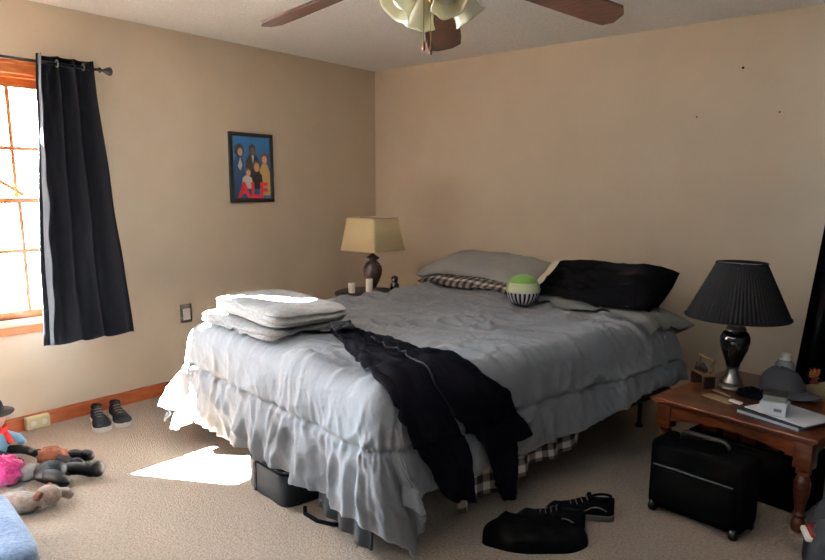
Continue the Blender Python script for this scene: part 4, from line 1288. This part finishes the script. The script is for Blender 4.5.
for s in (-1, 1):
    mb = MB().tube([(0.06, 0.03 + s * 0.035, 0.085), (0.05, 0.03 + s * 0.06, 0.06), (0.055, 0.03 + s * 0.065, 0.025)], [0.014, 0.02, 0.018], 10); obj('ear', mb, M['rust_plush'], t, smooth=True)
    mb = MB().tube([(-0.08, s * 0.04, 0.03), (-0.13, s * 0.08, 0.022), (-0.10, s * 0.13, 0.02)], [0.025, 0.024, 0.026], 10); obj('leg', mb, M['tan_plush'], t, smooth=True)

# ------------------------------------------------------------------ blue cloth in the near left corner
def bluef(a, b):
    # folded quilt pile: rounded block
    th = 2 * pi * a; c, s_ = cos(th), sin(th)
    k = (abs(c) ** 6 + abs(s_) ** 6) ** (-1 / 6)
    ph = pi * (b - 0.5); rr = abs(cos(ph)) ** 0.25
    zz = 0.5 + 0.5 * abs(sin(ph)) ** 0.6 * (1 if ph > 0 else -1)
    x = 0.36 * k * c * rr; y = 0.40 * k * s_ * rr
    g = -0.012 * abs(cos(pi * zz * 3)) ** 4 * (1 - abs(2 * zz - 1) ** 5)
    return (x * (1 + g * 2), y * (1 + g * 2), 0.22 * zz + (0.012 * noise.noise(Vector((x * 5, y * 5, 2))) if zz > 0.4 else 0))
o = obj('blue_quilt', MB().grid(bluef, 96, 40, closeu=True), M['blue_cloth'], smooth=True)
o.location = (1.46, -3.99, 0); o.rotation_euler = (0, 0, radians(-8))
tag(o, 'folded blue textured quilt in the lower left corner of the photo', 'quilt')

# ------------------------------------------------------------------ light
world = bpy.data.worlds.new('daylight'); SC.world = world
world.use_nodes = True
bg = world.node_tree.nodes['Background']
bg.inputs['Color'].default_value = (0.82, 0.91, 1.0, 1)
bg.inputs['Strength'].default_value = 42.0
sl = bpy.data.lights.new('sun', 'SUN'); sl.energy = 3800; sl.angle = radians(0.6); sl.color = (1, 0.94, 0.85)
so = bpy.data.objects.new('sun', sl); COL.objects.link(so)
az, el = radians(28), radians(30)
d = Vector((cos(az) * cos(el), sin(az) * cos(el), -sin(el)))
so.rotation_euler = d.to_track_quat('-Z', 'Y').to_euler()
def portal(loc, rot, sx, sy):
    l = bpy.data.lights.new('portal', 'AREA'); l.shape = 'RECTANGLE'; l.size = sx; l.size_y = sy
    l.cycles.is_portal = True
    o = bpy.data.objects.new('portal', l); COL.objects.link(o); o.location = loc; o.rotation_euler = rot
portal((-0.12, yc, (WZ0 + WZ1) / 2), (0, radians(-90), 0), WZ1 - WZ0, WY1 - WY0)
portal((-0.12, (SY0 + SY1) / 2, (SZ0 + SZ1) / 2), (0, radians(-90), 0), SZ1 - SZ0, SY1 - SY0)

# ------------------------------------------------------------------ camera
f, pitch, yaw, roll = 652.03, 0.169656, -0.691185, 0.00432
cd = bpy.data.cameras.new('camera'); co = bpy.data.objects.new('camera', cd); COL.objects.link(co)
fw = Vector((cos(pitch) * sin(yaw), cos(pitch) * cos(yaw), -sin(pitch)))
r = Vector((cos(yaw), -sin(yaw), 0)); u = r.cross(fw)
r2 = r * cos(roll) + u * sin(roll); u2 = -r * sin(roll) + u * cos(roll)
mtx = Matrix((r2, u2, -fw)).transposed().to_4x4()
mtx.translation = (4.108113, -4.429255, 1.413231)
co.matrix_world = mtx
cd.sensor_fit = 'HORIZONTAL'; cd.sensor_width = 36; cd.lens = f / 825 * 36
cd.shift_y = 21.22 / 825
cd.clip_start = 0.05
SC.camera = co

vs_ = SC.view_settings
vs_.view_transform = 'Standard'; vs_.look = 'None'; vs_.gamma = 1; vs_.use_curve_mapping = False
vs_.exposure = 1.05
SC.cycles.max_bounces = 10; SC.cycles.diffuse_bounces = 6
SC.cycles.use_denoising = True
SC.cycles.sample_clamp_indirect = 8
